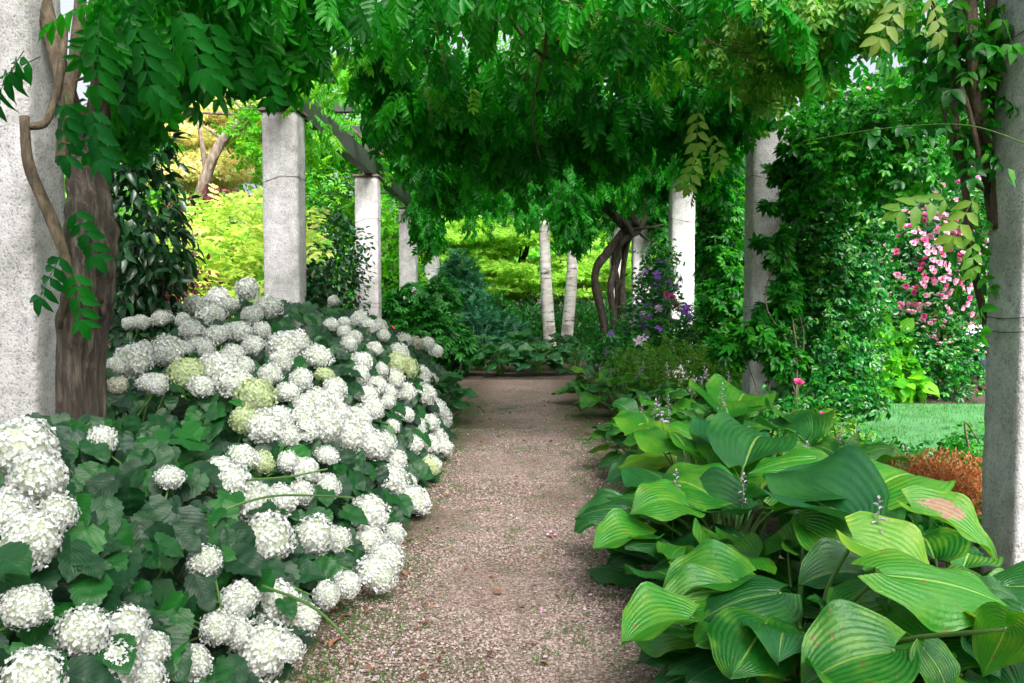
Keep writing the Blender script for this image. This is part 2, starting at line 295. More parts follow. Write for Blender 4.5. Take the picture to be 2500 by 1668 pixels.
# ------------------------------------------------------------------ object helpers
def meta(o, label=None, cat=None, group=None, kind=None):
    if label: o['label'] = label
    if cat: o['category'] = cat
    if group: o['group'] = group
    if kind: o['kind'] = kind
    return o
def thing(name, label, cat, loc=(0, 0, 0), group=None):
    o = bpy.data.objects.new(name, None); COL.objects.link(o); o.location = [float(v) for v in loc]
    o.empty_display_size = 0.2
    return meta(o, label, cat, group)
def link(name, me, parent=None, mat=None):
    if mat is not None and not me.materials: me.materials.append(mat)
    o = bpy.data.objects.new(name, me); COL.objects.link(o)
    if parent is not None: o.parent = parent
    return o
def mesh(name, V, faces=None, mat=None, smooth=True, counts=None, flat=None, uv=None, rnd=None):
    V = np.asarray(V, dtype=np.float32)
    if faces is not None:
        counts = np.array([len(f) for f in faces], dtype=np.int32)
        flat = np.array([i for f in faces for i in f], dtype=np.int32)
    me = bpy.data.meshes.new(name)
    me.vertices.add(len(V)); me.vertices.foreach_set('co', V.ravel())
    me.loops.add(len(flat)); me.loops.foreach_set('vertex_index', flat)
    me.polygons.add(len(counts))
    starts = np.concatenate(([0], np.cumsum(counts)[:-1])).astype(np.int32)
    me.polygons.foreach_set('loop_start', starts)
    me.polygons.foreach_set('use_smooth', np.full(len(counts), smooth))
    me.update(calc_edges=True)
    if uv is not None:
        l = me.uv_layers.new(name='UVMap'); l.data.foreach_set('uv', np.asarray(uv, dtype=np.float32)[flat].ravel())
    if rnd is not None:
        a = me.attributes.new('rnd', 'FLOAT', 'POINT'); a.data.foreach_set('value', np.asarray(rnd, dtype=np.float32))
    if mat: me.materials.append(mat)
    return me

class T:                                                    # a small template: vertices, faces, uv
    def __init__(s, V, F, uv=None):
        s.V = np.array(V, float); s.F = F
        s.counts = np.array([len(f) for f in F], np.int32); s.flat = np.array([i for f in F for i in f], np.int32)
        s.uv = np.array(uv, float) if uv is not None else np.zeros((len(s.V), 2))
    def mesh(s, name, mat, smooth=True): return mesh(name, s.V, None, mat, smooth, s.counts, s.flat, s.uv)
def joinT(ts):
    V, F, U, n = [], [], [], 0
    for t in ts:
        V.append(t.V); U.append(t.uv); F += [[i + n for i in f] for f in t.F]; n += len(t.V)
    return T(np.vstack(V), F, np.vstack(U))
def frames(D, U):
    """rotation matrices whose Y is D and whose Z leans to U"""
    D = np.atleast_2d(D).astype(float); U = np.broadcast_to(np.asarray(U, float), D.shape)
    D = D / (np.linalg.norm(D, axis=1, keepdims=True) + 1e-9)
    Z = U - (U * D).sum(1, keepdims=True) * D
    nz = np.linalg.norm(Z, axis=1, keepdims=True)
    Z = np.where(nz < 1e-3, np.cross(D, [1, 0.01, 0]), Z); Z = Z / (np.linalg.norm(Z, axis=1, keepdims=True) + 1e-9)
    X = np.cross(D, Z)
    return np.stack([X, D, Z], axis=2)
def scatter(name, ts, P, Rm, S, mat, origin=(0, 0, 0), rnd=None):
    """one mesh made of many copies of the templates"""
    n = len(P); which = rng.integers(0, len(ts), n); S = np.asarray(S, float)
    if S.ndim == 1: S = np.repeat(S[:, None], 3, axis=1)
    rnd = rng.random(n) if rnd is None else rnd
    Vs, Fs, Cs, Us, Rs, base = [], [], [], [], [], 0
    for k, t in enumerate(ts):
        ix = np.where(which == k)[0]
        if not len(ix): continue
        V = np.einsum('nij,nvj->nvi', Rm[ix], t.V[None] * S[ix][:, None, :]) + P[ix][:, None, :]
        nv = len(t.V)
        Vs.append(V.reshape(-1, 3)); Us.append(np.tile(t.uv, (len(ix), 1)))
        Fs.append((t.flat[None] + (np.arange(len(ix)) * nv)[:, None] + base).ravel()); Cs.append(np.tile(t.counts, len(ix)))
        Rs.append(np.repeat(rnd[ix], nv)); base += nv * len(ix)
    V = np.vstack(Vs) - np.asarray(origin, float)
    return mesh(name, V, None, mat, True, np.concatenate(Cs).astype(np.int32), np.concatenate(Fs).astype(np.int32), np.vstack(Us), np.concatenate(Rs))
def put(name, me, parent, p, Rm, s):
    o = bpy.data.objects.new(name, me); COL.objects.link(o); o.parent = parent
    pl = parent.location if parent is not None else Vector((0, 0, 0))
    o.location = Vector([float(v) for v in p]) - pl
    o.rotation_euler = Matrix([[float(v) for v in r] for r in Rm]).to_euler()
    o.scale = (s, s, s) if np.isscalar(s) else [float(v) for v in s]
    return o
def unit(a): a = np.asarray(a, float); return a / (np.linalg.norm(a, axis=-1, keepdims=True) + 1e-9)
def spline(P, n):
    """Catmull-Rom through the points"""
    P = np.asarray(P, float)
    if len(P) == 2: return P[0] + (P[1] - P[0]) * np.linspace(0, 1, n)[:, None]
    Q = np.vstack([2 * P[0] - P[1], P, 2 * P[-1] - P[-2]]); out = []
    for t in np.linspace(0, len(P) - 1 - 1e-6, n):
        i = int(t); f = t - i; a, b, c, d = Q[i:i + 4]
        out.append(0.5 * (2 * b + (c - a) * f + (2 * a - 5 * b + 4 * c - d) * f * f + (3 * b - a - 3 * c + d) * f ** 3))
    return np.array(out)
def tubeT(P, rad, sides=8, n=None, flute=0.0, lobes=5, wob=0.0, seed=0, cap=True):
    n = n or max(2, len(P) * 4); C = spline(P, n); rad = np.interp(np.linspace(0, 1, n), np.linspace(0, 1, len(rad)), rad)
    tg = unit(np.gradient(C, axis=0)); ref = np.array([0.31, 0.17, 0.93]) if abs(tg[:, 2]).mean() < 0.8 else np.array([1.0, 0.1, 0])
    r_ = np.random.default_rng(seed); ph = r_.random(4) * 6.28
    V, U = [], []
    for i in range(n):
        a = unit(np.cross(tg[i], ref)); b = np.cross(tg[i], a)
        for k in range(sides):
            th = 2 * math.pi * k / sides
            rr = rad[i] * (1 + flute * math.sin(lobes * th + ph[0] + i * 0.22) + flute * 0.6 * math.sin((lobes + 3) * th + ph[1] - i * 0.15) + wob * math.sin(i * 0.9 + ph[2] + 2 * th))
            V.append(C[i] + (a * math.cos(th) + b * math.sin(th)) * rr); U.append((k / sides, i / n))
    F = [[i * sides + k, i * sides + (k + 1) % sides, (i + 1) * sides + (k + 1) % sides, (i + 1) * sides + k] for i in range(n - 1) for k in range(sides)]
    if cap: F += [list(range(sides))[::-1], [(n - 1) * sides + k for k in range(sides)]]
    return T(V, F, U)
def boxT(x0, x1, y0, y1, z0, z1, b=0.0):
    if b <= 0:
        V = [(x, y, z) for z in (z0, z1) for y in (y0, y1) for x in (x0, x1)]
        F = [[0, 2, 3, 1], [4, 5, 7, 6], [0, 1, 5, 4], [1, 3, 7, 5], [3, 2, 6, 7], [2, 0, 4, 6]]
        return T(V, F)
    ring = [(x0 + b, y0), (x1 - b, y0), (x1, y0 + b), (x1, y1 - b), (x1 - b, y1), (x0 + b, y1), (x0, y1 - b), (x0, y0 + b)]
    ins = [(min(max(x, x0 + b), x1 - b), min(max(y, y0 + b), y1 - b)) for x, y in ring]
    V = [(x, y, z0) for x, y in ins] + [(x, y, z0 + b) for x, y in ring] + [(x, y, z1 - b) for x, y in ring] + [(x, y, z1) for x, y in ins]
    F = [[r * 8 + k, r * 8 + (k + 1) % 8, (r + 1) * 8 + (k + 1) % 8, (r + 1) * 8 + k] for r in range(3) for k in range(8)]
    F += [list(range(8))[::-1], [24 + k for k in range(8)]]
    return T(V, F)
def part(name, ts, mat, parent, kind=None, smooth=True, label=None):
    t = joinT(ts) if isinstance(ts, list) else ts
    t = T(t.V - np.array(parent.location if parent is not None else (0, 0, 0)), t.F, t.uv)
    o = link(name, t.mesh(name, mat, smooth), parent)
    if kind: o['kind'] = kind
    if label: o['label'] = label
    return o

# ------------------------------------------------------------------ leaf templates
def leafA(w=0.5, fold=0.12, droop=0.12, x0=0.0):
    """pointed leaf of unit length along Y, folded on its midrib"""
    ys = [0, 0.28, 0.65, 1.0]; ws = [0, w * 0.5, w * 0.40, 0]; z = [0, 0.02, -droop * 0.3, -droop]
    V = [(0, 0, 0), (-ws[1], ys[1], z[1] + fold * w), (0, ys[1], z[1]), (ws[1], ys[1], z[1] + fold * w),
         (-ws[2], ys[2], z[2] + fold * w), (0, ys[2], z[2]), (ws[2], ys[2], z[2] + fold * w), (0, 1, z[3])]
    F = [[0, 2, 1], [0, 3, 2], [1, 2, 5, 4], [2, 3, 6, 5], [4, 5, 7], [5, 6, 7]]
    uv = [(0.5, 0), (0, .28), (.5, .28), (1, .28), (0, .65), (.5, .65), (1, .65), (.5, 1)]
    return T(V, F, uv)
def leafB(w=0.5, fold=0.15, droop=0.1):
    """six-corner leaf: two quads"""
    V = [(0, 0, 0), (-w / 2, 0.3, fold * w), (-w * 0.38, 0.7, fold * w - droop * 0.4), (0, 1, -droop), (w * 0.38, 0.7, fold * w - droop * 0.4), (w / 2, 0.3, fold * w)]
    return T(V, [[0, 3, 2, 1], [0, 5, 4, 3]], [(.5, 0), (0, .3), (0, .7), (.5, 1), (1, .7), (1, .3)])
def leafC(w=0.6): return T([(0, 0, 0), (-w / 2, 0.45, 0.08), (0, 1, -0.08), (w / 2, 0.45, 0.08)], [[0, 3, 2, 1]], [(.5, 0), (0, .4), (.5, 1), (1, .4)])
def xf(t, p, D, U, s):
    Rm = frames(D, U)[0]; return T((Rm @ (t.V * s).T).T + np.array(p), t.F, t.uv)
def pinnate(pairs=6, base=leafB, seed=0, lw=0.42, ll=0.27, hang=0.55, stem=True):
    """compound leaf of unit length along Y: paired leaflets and one at the tip"""
    r_ = random.Random(seed); ts = []
    pts = [np.array([0.06 * math.sin(t * 2 + seed), t, -0.22 * t * t]) for t in np.linspace(0, 0.8, 6)]
    if stem: ts.append(tubeT(pts, [0.008, 0.004], 3, 6, cap=False))
    for i in range(pairs):
        t = 0.16 + 0.62 * i / max(1, pairs - 1)
        p = np.array([0.06 * math.sin(t * 2 + seed), t, -0.22 * t * t])
        for s in (-1, 1):
            L = ll * (0.8 + 0.35 * math.sin(math.pi * (0.25 + 0.6 * i / pairs))) * r_.uniform(0.88, 1.1)
            D = (s * r_.uniform(0.75, 1.0), r_.uniform(0.35, 0.75), -hang * r_.uniform(0.5, 1.3))
            ts.append(xf(base(lw * r_.uniform(0.85, 1.1), 0.16, 0.15), p, D, (r_.uniform(-.3, .3), r_.uniform(-.2, .5), 1), L))
    p = np.array([0.06 * math.sin(1.6 + seed), 0.78, -0.22 * 0.62]); ts.append(xf(base(lw * 1.05, 0.16, 0.15), p, (0.1 * r_.uniform(-1, 1), 1, -0.5), (0, 0.3, 1), ll * 1.15))
    return joinT(ts)
def grid_leaf(kind, seed=0, nu=12, nv=12):
    """large single leaf built as a grid; unit length from stalk to tip"""
    r_ = random.Random(seed * 7 + 3); V, U = [], []
    arch = r_.uniform(0.06, 0.2); cup = r_.uniform(-0.15, 0.22); twist = r_.uniform(-0.25, 0.25); ph = r_.uniform(0, 6)
    if kind == 'hosta': W, peak, lobe, wave = r_.uniform(0.42, 0.50), 0.38, 0.20, 0.05; cup = r_.uniform(-0.3, 0.45); twist = r_.uniform(-0.4, 0.4)
    else: W, peak, lobe, wave = r_.uniform(0.34, 0.43), 0.30, 0.10, 0.03; arch *= 0.7; cup *= 0.6
    for j in range(nv + 1):
        v = j / nv
        w = W * (math.sin(math.pi * (v ** (math.log(0.5) / math.log(peak))) * 0.5 * 2) ** 0.72 if 0 < v < 1 else 0)
        if v < peak: w = max(w, W * math.sqrt(max(0, 1 - ((peak - v) / (peak * 1.02)) ** 2)))
        tipn = 1.0 if v < 0.8 else 1 - 0.35 * ((v - 0.8) / 0.2)
        w *= tipn
        for i in range(nu + 1):
            u = -1 + 2 * i / nu
            x = u * w; y = v - lobe * abs(u) ** 1.6 * (1 - v) ** 2.2
            z = arch * math.sin(math.pi * min(1, v)) + cup * (abs(u) ** 1.7) * w * 1.3 + twist * u * w * v
            z += wave * abs(u) ** 3 * math.sin(v * 13 + ph + (1.5 if u > 0 else 0))
            z -= 0.04 * math.exp(-(u * 5) ** 2) * (1 - v)
            if kind == 'hosta': z += 0.003 * math.cos(u * math.pi * 9) * (1 - abs(u) * 0.4)
            else:
                sr = 1 + 0.07 * (1 if j % 2 else -1) * (abs(u) > 0.99); x *= sr; z += .02 * math.sin(j * 1.57) * (1 - abs(u))
            V.append((x, y, z)); U.append(((u + 1) / 2, v))
    n1 = nu + 1
    F = [[j * n1 + i, j * n1 + i + 1, (j + 1) * n1 + i + 1, (j + 1) * n1 + i] for j in range(nv) for i in range(nu)]
    return T(V, F, U)

# ------------------------------------------------------------------ the ground
def sheet(name, x0, x1, y0, y1, z, mat, nx=2, ny=2, amp=0.0, edge=0.0):
    xs = np.linspace(0, 1, nx); V = []
    for j, y in enumerate(np.linspace(y0, y1, ny)):
        a = (x0(y) if callable(x0) else x0) + edge * (math.sin(y * 3.1) * 0.6 + math.sin(y * 7.7) * 0.4); b = (x1(y) if callable(x1) else x1) + edge * (math.sin(y * 2.7 + 1) * 0.6 + math.sin(y * 8.3) * 0.4)
        for x in a + (b - a) * xs: V.append((x, y, z + amp * (math.sin(x * 5 + y * 2) + math.sin(x * 2.3 - y * 4)) * 0.5))
    F = [[j * nx + i, j * nx + i + 1, (j + 1) * nx + i + 1, (j + 1) * nx + i] for j in range(ny - 1) for i in range(nx - 1)]
    o = link(name, mesh(name, V, F, mat)); return meta(o, kind='structure')
sheet('ground', -300, 300, -30, 500, -0.02, M['soil'])
PL = lambda y: -1.15 + 0.012 * y
PR = lambda y: 0.95 + 0.012 * y
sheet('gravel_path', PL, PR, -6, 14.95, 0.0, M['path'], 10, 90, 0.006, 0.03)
sheet('crossing_path', -7, 7.6, 14.0, 15.1, -0.006, M['path'], 30, 6, 0.0)
sheet('lawn', 3.1, 26, 4.6, 11.75, 0.0, M['lawn'], 24, 12, 0.01)
sheet('far_path', 4.5, 24, 13.2, 14.2, -0.008, M['path'], 4, 3)

# gravel stones lying loose on the path, near enough to be told from the surface
n = 52000
Y = 2.9 + 6.5 * rng.random(n) ** 1.7; X = PL(Y) + (PR(Y) - PL(Y)) * rng.random(n)
st = []
for k in range(4):
    r_ = np.random.default_rng(k); v = np.array([(1, 0, 0), (0, 1, 0), (-1, 0, 0), (0, -1, 0), (0, 0, 1)], float) * r_.uniform(0.7, 1.15, (5, 1)); v[:, 2] += [0, 0.1, 0, -0.1, -0.3]
    st.append(T(v, [[0, 1, 4], [1, 2, 4], [2, 3, 4], [3, 0, 4]]))
a = rng.random(n) * 6.28
Rm = frames(np.stack([np.cos(a), np.sin(a), rng.normal(0, .2, n)], 1), np.stack([rng.normal(0, .25, n), rng.normal(0, .25, n), np.ones(n)], 1))
me = scatter('gravel', st, np.stack([X, Y, np.full(n, 0.0)], 1), Rm, rng.uniform(0.004, 0.0105, n), M['stone'])
me.polygons.foreach_set('use_smooth', np.zeros(len(me.polygons), bool))
meta(link('gravel', me), 'small pinkish tan stones lying loose over the path', 'gravel', kind='stuff')

def tuft_field(name, label, cat, P, h, nb=7, mat=None, spread=0.02):
    n = len(P) * nb; B = np.repeat(P, nb, 0) + np.stack([rng.normal(0, spread, n), rng.normal(0, spread, n), np.zeros(n)], 1)
    D = np.stack([rng.normal(0, .45, n), rng.normal(0, .45, n), np.ones(n)], 1)
    bl = T([(-0.05, 0, 0), (0.05, 0, 0), (0.035, 0.6, 0.05), (0, 1, 0.18)], [[0, 1, 2], [0, 2, 3]])
    o = link(name, scatter(name, [bl], B, frames(D, rng.normal(0, 1, (n, 3))), h * rng.uniform(0.5, 1.2, n), mat or M['grass']))
    return meta(o, label, cat, kind='stuff')
pts = []
for _ in range(1500):
    y = 2.9 + 9 * random.random() ** 1.5; c = random.random()
    x = PL(y) + 0.1 + abs(random.gauss(0, 0.28)) if c < 0.45 else (PR(y) - 0.05 - abs(random.gauss(0, 0.42)) if c < 0.88 else random.uniform(-0.7, 0.7))
    for k in range(random.randint(1, 5)): pts.append((x + random.gauss(0, 0.05), y + random.gauss(0, 0.05), 0.0))
tuft_field('path_grass', 'short green grass and moss tufts growing through the gravel at both path edges', 'grass', np.array(pts), 0.027, 7)
pts = np.stack([rng.uniform(3.2, 12, 6500), rng.uniform(7.0, 11.7, 6500), np.zeros(6500)], 1)
tuft_field('lawn_grass', 'mown bright green grass of the lawn beyond the right columns', 'grass', pts, 0.045, 5, M['grass'], 0.04)

# fallen petals and dry leaves
n = 260; Y = 3 + 9 * rng.random(n) ** 1.3; X = np.where(rng.random(n) < .6, rng.normal(0.45, 0.25, n), rng.uniform(-1, 0.9, n))
Rm = frames(np.stack([rng.normal(0, 1, n), rng.normal(0, 1, n), rng.normal(0, .1, n)], 1), np.stack([rng.normal(0, .3, n), rng.normal(0, .3, n), np.ones(n)], 1))
meta(link('fallen_petals', scatter('fallen_petals', [leafB(0.9, 0.1, 0.1)], np.stack([X, Y, np.full(n, .012)], 1), Rm, rng.uniform(0.012, 0.024, n), M['pale_pink'])), 'pink rose petals fallen on the gravel path', 'petals', kind='stuff')
n = 320; Y = 2.9 + 8 * rng.random(n) ** 1.3; X = np.where(rng.random(n) < .5, rng.normal(-0.95, 0.2, n), rng.uniform(-1, 0.95, n))
Rm = frames(np.stack([rng.normal(0, 1, n), rng.normal(0, 1, n), rng.normal(0, .15, n)], 1), np.stack([rng.normal(0, .4, n), rng.normal(0, .4, n), np.ones(n)], 1))
meta(link('dry_leaves', scatter('dry_leaves', [leafA(0.6, 0.3, 0.2), leafA(0.45, 0.5, -0.2)], np.stack([X, Y, np.full(n, .014)], 1), Rm, rng.uniform(0.02, 0.055, n), M['litter'])), 'brown dry leaves scattered on the gravel path', 'leaf litter', kind='stuff')

# ------------------------------------------------------------------ the pergola
HALF, CW, CD, CHT = 2.44, 0.385, 0.34, 3.44
ROWS = [4.25 + 5.05 * k for k in range(-2, 5)]
perg = thing('pergola', 'pale plaster column pergola with dark beams spanning the gravel path', 'pergola')
col_me = {}
def rough_column():
    nz, ns = 46, 7; V = []; r_ = np.random.default_rng(5)
    ring = []
    b = 0.02; x0, x1, y0, y1 = -CW / 2, CW / 2, -CD / 2, CD / 2
    for k in range(ns): ring.append((x0 + b + (CW - 2 * b) * k / (ns - 1), y0))
    for k in range(ns): ring.append((x1, y0 + b + (CD - 2 * b) * k / (ns - 1)))
    for k in range(ns): ring.append((x1 - b - (CW - 2 * b) * k / (ns - 1), y1))
    for k in range(ns): ring.append((x0, y1 - b - (CD - 2 * b) * k / (ns - 1)))
    m = len(ring)
    for j in range(nz + 1):
        for x, y in ring:
            e = r_.normal(0, 0.0022, 2); V.append((x + e[0], y + e[1], -0.1 + (CHT + 0.1) * j / nz))
    F = [[j * m + k, j * m + (k + 1) % m, (j + 1) * m + (k + 1) % m, (j + 1) * m + k] for j in range(nz) for k in range(m)]
    F.append([nz * m + k for k in range(m)])
    return mesh('column', V, F, M['plaster'])
cme = rough_column(); capme = boxT(-CW / 2 - .03, CW / 2 + .03, -CD / 2 - .03, CD / 2 + .03, CHT + .001, CHT + 0.04, .008).mesh('cap', M['cap'], False)
def wire_loop(z, tilt):
    a, b = CW / 2 + .004, CD / 2 + .004
    pts = [(-a, -b, z), (0, -b - .002, z + tilt * .6), (a, -b, z + tilt), (a + .002, 0, z + tilt), (a, b, z + tilt), (0, b, z), (-a, b, z), (-a - .002, 0, z - .01), (-a, -b, z)]
    ts = []
    for i in range(8): ts.append(tubeT([pts[i], pts[i + 1]], [.0024, .0024], 5, 2))
    return joinT(ts)
wires = [wire_loop(2.75, -0.07).mesh('tie_wire', M['wire']), wire_loop(1.35, -0.03).mesh('tie_wire', M['wire']), wire_loop(1.28, 0.05).mesh('tie_wire', M['wire'])]
for k, y in enumerate(ROWS):
    for s in (-1, 1):
        c = link('column', cme, perg); c.location = (s * (HALF + CW / 2), y + CD / 2, 0); c.rotation_euler = (0, 0, 0 if s > 0 else R(180))
        cp = link('cap', capme, c)
        for w in ([] if (k == 2 and s < 0) else [0, 1, 2] if k < 5 else [0]):
            link('tie_wire', wires[w], c)
for s in (-1, 1):                                             # beams along the column heads
    x = s * (HALF + 0.13)
    for k in range(6):
        y0, y1 = ROWS[k] + CD / 2 - 0.0 + 0.004, ROWS[k + 1] + CD / 2 - 0.004
        if k == 0: y0 -= 0.6
        part('side_beam', boxT(x - .07, x + .07, y0, y1, CHT + 0.042, CHT + 0.34, .006), M['beam'], perg, smooth=False)
for k, y in enumerate(ROWS):
    part('cross_beam', boxT(-3.25, 3.25, y + .10, y + .24, CHT + 0.345, CHT + 0.58, .006), M['beam'], perg, smooth=False)
    if k < 6:
        for f in (0.33, 0.66):
            part('cross_beam', boxT(-3.1, 3.1, y + 5.05 * f, y + 5.05 * f + .10, CHT + 0.345, CHT + 0.50, .006), M['beam'], perg, smooth=False)

# a column of the second pergola, across the lawn
oc = thing('stone_column', 'short visible foot of pale column among roses beyond the lawn', 'column', (5.95, 13.0, 0))
c2 = link('shaft', cme, oc); link('cap', capme, oc)

# ------------------------------------------------------------------ background planting helpers
def blob(c, r, n, shell=0.75, flat=0.0, low=-1.0):
    """n points in an ellipsoid, mostly near its skin; returns points and outward directions"""
    d = unit(rng.normal(0, 1, (n * 2, 3))); d = d[d[:, 2] > low][:n]; n = len(d)
    rr = np.where(rng.random(n) < shell, rng.uniform(0.82, 1.06, n), rng.uniform(0.3, 0.9, n))
    lump = 1 + 0.13 * np.sin(d[:, 0] * 5 + c[0] * 3) * np.sin(d[:, 1] * 6 + c[1]) + 0.12 * np.sin(d[:, 2] * 7 + d[:, 0] * 4 + c[2])
    return np.array(c) + d * np.array(r) * (rr * lump)[:, None], d
def blobs(L, n, **kw):
    tot = sum((b[1][0] * b[1][1] + b[1][1] * b[1][2] + b[1][0] * b[1][2]) for b in L); P, D = [], []
    for b in L:
        a = b[1][0] * b[1][1] + b[1][1] * b[1][2] + b[1][0] * b[1][2]
        p, d = blob(b[0], b[1], max(8, int(n * a / tot)), **kw); P.append(p); D.append(d)
    return np.vstack(P), np.vstack(D)
def leaf_frames(D, droop=0.5, jit=0.6, upw=0.7):
    n = len(D)
    ydir = D * 0.8 + rng.normal(0, jit, (n, 3)) + np.array([0, 0, -droop])
    up = D * (1 - upw) + np.array([0, 0, upw]) + rng.normal(0, 0.35, (n, 3))
    return frames(ydir, up)
def foliage(name, parent, L, n, size, mat, ts=None, stuff=True, droop=.5, jit=.6, upw=.7, **kw):
    P, D = blobs(L, n, **kw); P = P.copy(); ok = P[:, 2] > 0.02; P, D = P[ok], D[ok]
    me = scatter(name, ts or [leafB(0.55), leafB(0.7, 0.05)], P, leaf_frames(D, droop, jit, upw), size * rng.uniform(0.65, 1.25, len(P)), mat, parent.location if parent else (0, 0, 0))
    o = link(name, me, parent)
    if stuff: o['kind'] = 'stuff'
    return o
def shrub(name, label, cat, L, n, size, mat, ts=None, loc=None, stems=6, group=None, bark='dark_bark', **kw):
    loc = loc or (L[0][0][0], L[0][0][1], 0)
    t = thing(name, label, cat, loc, group)
    S = []
    for k in range(stems):
        b = L[k % len(L)]; e = np.array(b[0]) + np.array(b[1]) * rng.uniform(-.6, .6, 3); s0 = np.array([loc[0] + rng.normal(0, .08), loc[1] + rng.normal(0, .08), 0])
        S.append(tubeT([s0, (s0 + e) / 2 + rng.normal(0, .08, 3), e], [.018, .012, .004], 5, 7))
    part('stems', S, M[bark], t)
    foliage('foliage', t, L, n, size, M[mat], ts, **kw)
    return t
def tree(name, label, cat, base, trunk, rad, L, n, size, mat, bark, branches=8, ts=None, group=None, droop=.5, **kw):
    t = thing(name, label, cat, (base[0], base[1], 0), group)
    S = [tubeT([(base[0], base[1], -0.1)] + list(trunk), rad, 10, 20, 0.05, 4)]
    tops = np.array(trunk, float)
    for k in range(branches):
        b = L[k % len(L)]; s0 = tops[rng.integers(len(tops) // 2, len(tops))]; e = np.array(b[0]) + np.array(b[1]) * rng.uniform(-.5, .5, 3)
        S.append(tubeT([s0, (s0 + e) / 2 + rng.normal(0, .15, 3), e], [rad[-1] * .8, rad[-1] * .45, .01], 6, 9))
    part('trunk', S, M[bark], t)
    foliage('crown', t, L, n, size, M[mat], ts, droop=droop, **kw)
    return t
def pads(c, r, k, pr):
    """flat leaf layers, as a maple carries them"""
    out = []
    for _ in range(k):
        d = unit(rng.normal(0, 1, 3)); q = np.array(c) + d * np.array(r) * rng.uniform(0.35, 1.0); s = rng.uniform(.7, 1.3)
        out.append((tuple(q), (pr[0] * s, pr[1] * s, pr[2])))
    return out
star = joinT([xf(leafB(0.36, 0.05, 0.1), (0, 0, 0), (math.sin(a), math.cos(a) + 0.25, -0.1), (0, 0, 1), 0.62 + 0.3 * math.cos(a)) for a in (-1.9, -1.05, 0, 1.05, 1.9)])
palm = joinT([xf(leafB(0.42, 0.1, 0.2), (0, 0, 0), (math.sin(a), math.cos(a), -0.25), (0, 0, 1), 0.8) for a in (-1.2, -0.5, 0.2, 0.9, 1.6)])
five = pinnate(2, leafB, 3, 0.62, 0.42, 0.2)

# far woodland closing the view, with gaps where the sky shows
wd = [((x + random.uniform(-2, 2), y, h), (5.5, 3, h)) for x, y, h in [(-42, 50, 5.5), (-33, 54, 4.2), (-24, 56, 3.6), (-15, 58, 3.8), (-6, 60, 5.5), (4, 60, 3.2), (12, 62, 4.6), (20, 58, 6), (29, 54, 6), (38, 50, 6)]]
w = foliage('far_woodland', None, wd, 24000, 0.5, M['fresh'], [leafC(0.8)], low=-0.3, shell=.9)
meta(w, 'mass of mid green trees far beyond the garden', 'woodland', kind='stuff')
hd = [((x, 33 + 1.2 * math.sin(x), 1.1), (2.0, 1.0, 1.7)) for x in np.arange(-16, 17, 2.4)]
h = foliage('far_hedge', None, hd, 22000, 0.17, M['mid'], [leafC(0.6)], low=-0.3, shell=.9); meta(h, 'low green hedge mass behind the birches', 'hedge', kind='stuff')

# golden japanese maple in the middle
tree('golden_maple_tree', 'golden yellow green maple in flat layers behind the birches', 'tree', (-0.6, 29), [(-0.7, 29, 1.2), (-0.2, 29, 2.4), (0.3, 29, 3.6)], [.16, .12, .08, .06],
     pads((-0.3, 28.5, 2.7), (3.2, 1.6, 1.9), 44, (1.15, .9, .16)), 32000, 0.15, 'gold', 'dark_bark', 12, [star], shell=.4, droop=.1, upw=1.0, jit=.5)
tree('golden_maple_tree', 'smaller yellow green maple right of the birches beside twisted vine trunk', 'tree', (3.3, 31), [(3.3, 31, 1.2), (3.1, 31, 2.2), (3.4, 31, 3.4)], [.10, .08, .05, .04],
     pads((3.0, 30.5, 2.4), (1.5, 1.2, 1.5), 16, (.85, .7, .13)), 7000, 0.14, 'gold', 'dark_bark', 7, [star], shell=.4, droop=.1, upw=1.0, jit=.5)
for lab, px0, px1, yy, nm in (('taller straight birch trunk left of its twin in the middle opening', 1328, 1344, 22.0, 0), ('slightly leaning white birch trunk right of its twin', 1386, 1398, 22.6, 1)):
    b = at(px0 if nm == 0 else 1378, 850, Y=yy); tpt = at(1328 if nm == 0 else 1403, 540, Y=yy); b = np.array([at(1346 if nm == 0 else 1380, 840, Y=yy)[0], yy, 0]); up = unit(tpt - b)
    t = thing('birch_tree', lab, 'tree', (b[0], yy, 0), 'white birches in the middle opening')
    pts = [b + (0, 0, -.1), b * .5 + tpt * .5 + np.array([(-.03 if nm == 0 else .03), 0, 0]), tpt, tpt + up * 2.5 + (.1, 0, 0), tpt + up * 5]
    part('trunk', [tubeT(pts, [.17, .145, .125, .10, .05], 14, 30, .03, 3)] , M['birch'], t)
    c = tpt + up * 5; part('branches', [tubeT([tpt + up * rng.uniform(2, 4.5), c + rng.normal(0, .5, 3), c + rng.normal(0, 1.1, 3)], [.04, .02, .008], 5, 7) for _ in range(9)], M['birch'], t)
    foliage('crown', t, [(tuple(c + rng.normal(0, .8, 3)), (1.0, 1.0, .9)) for _ in range(7)], 5000, .09, M['fresh'], [leafC(.7)], droop=1.0)
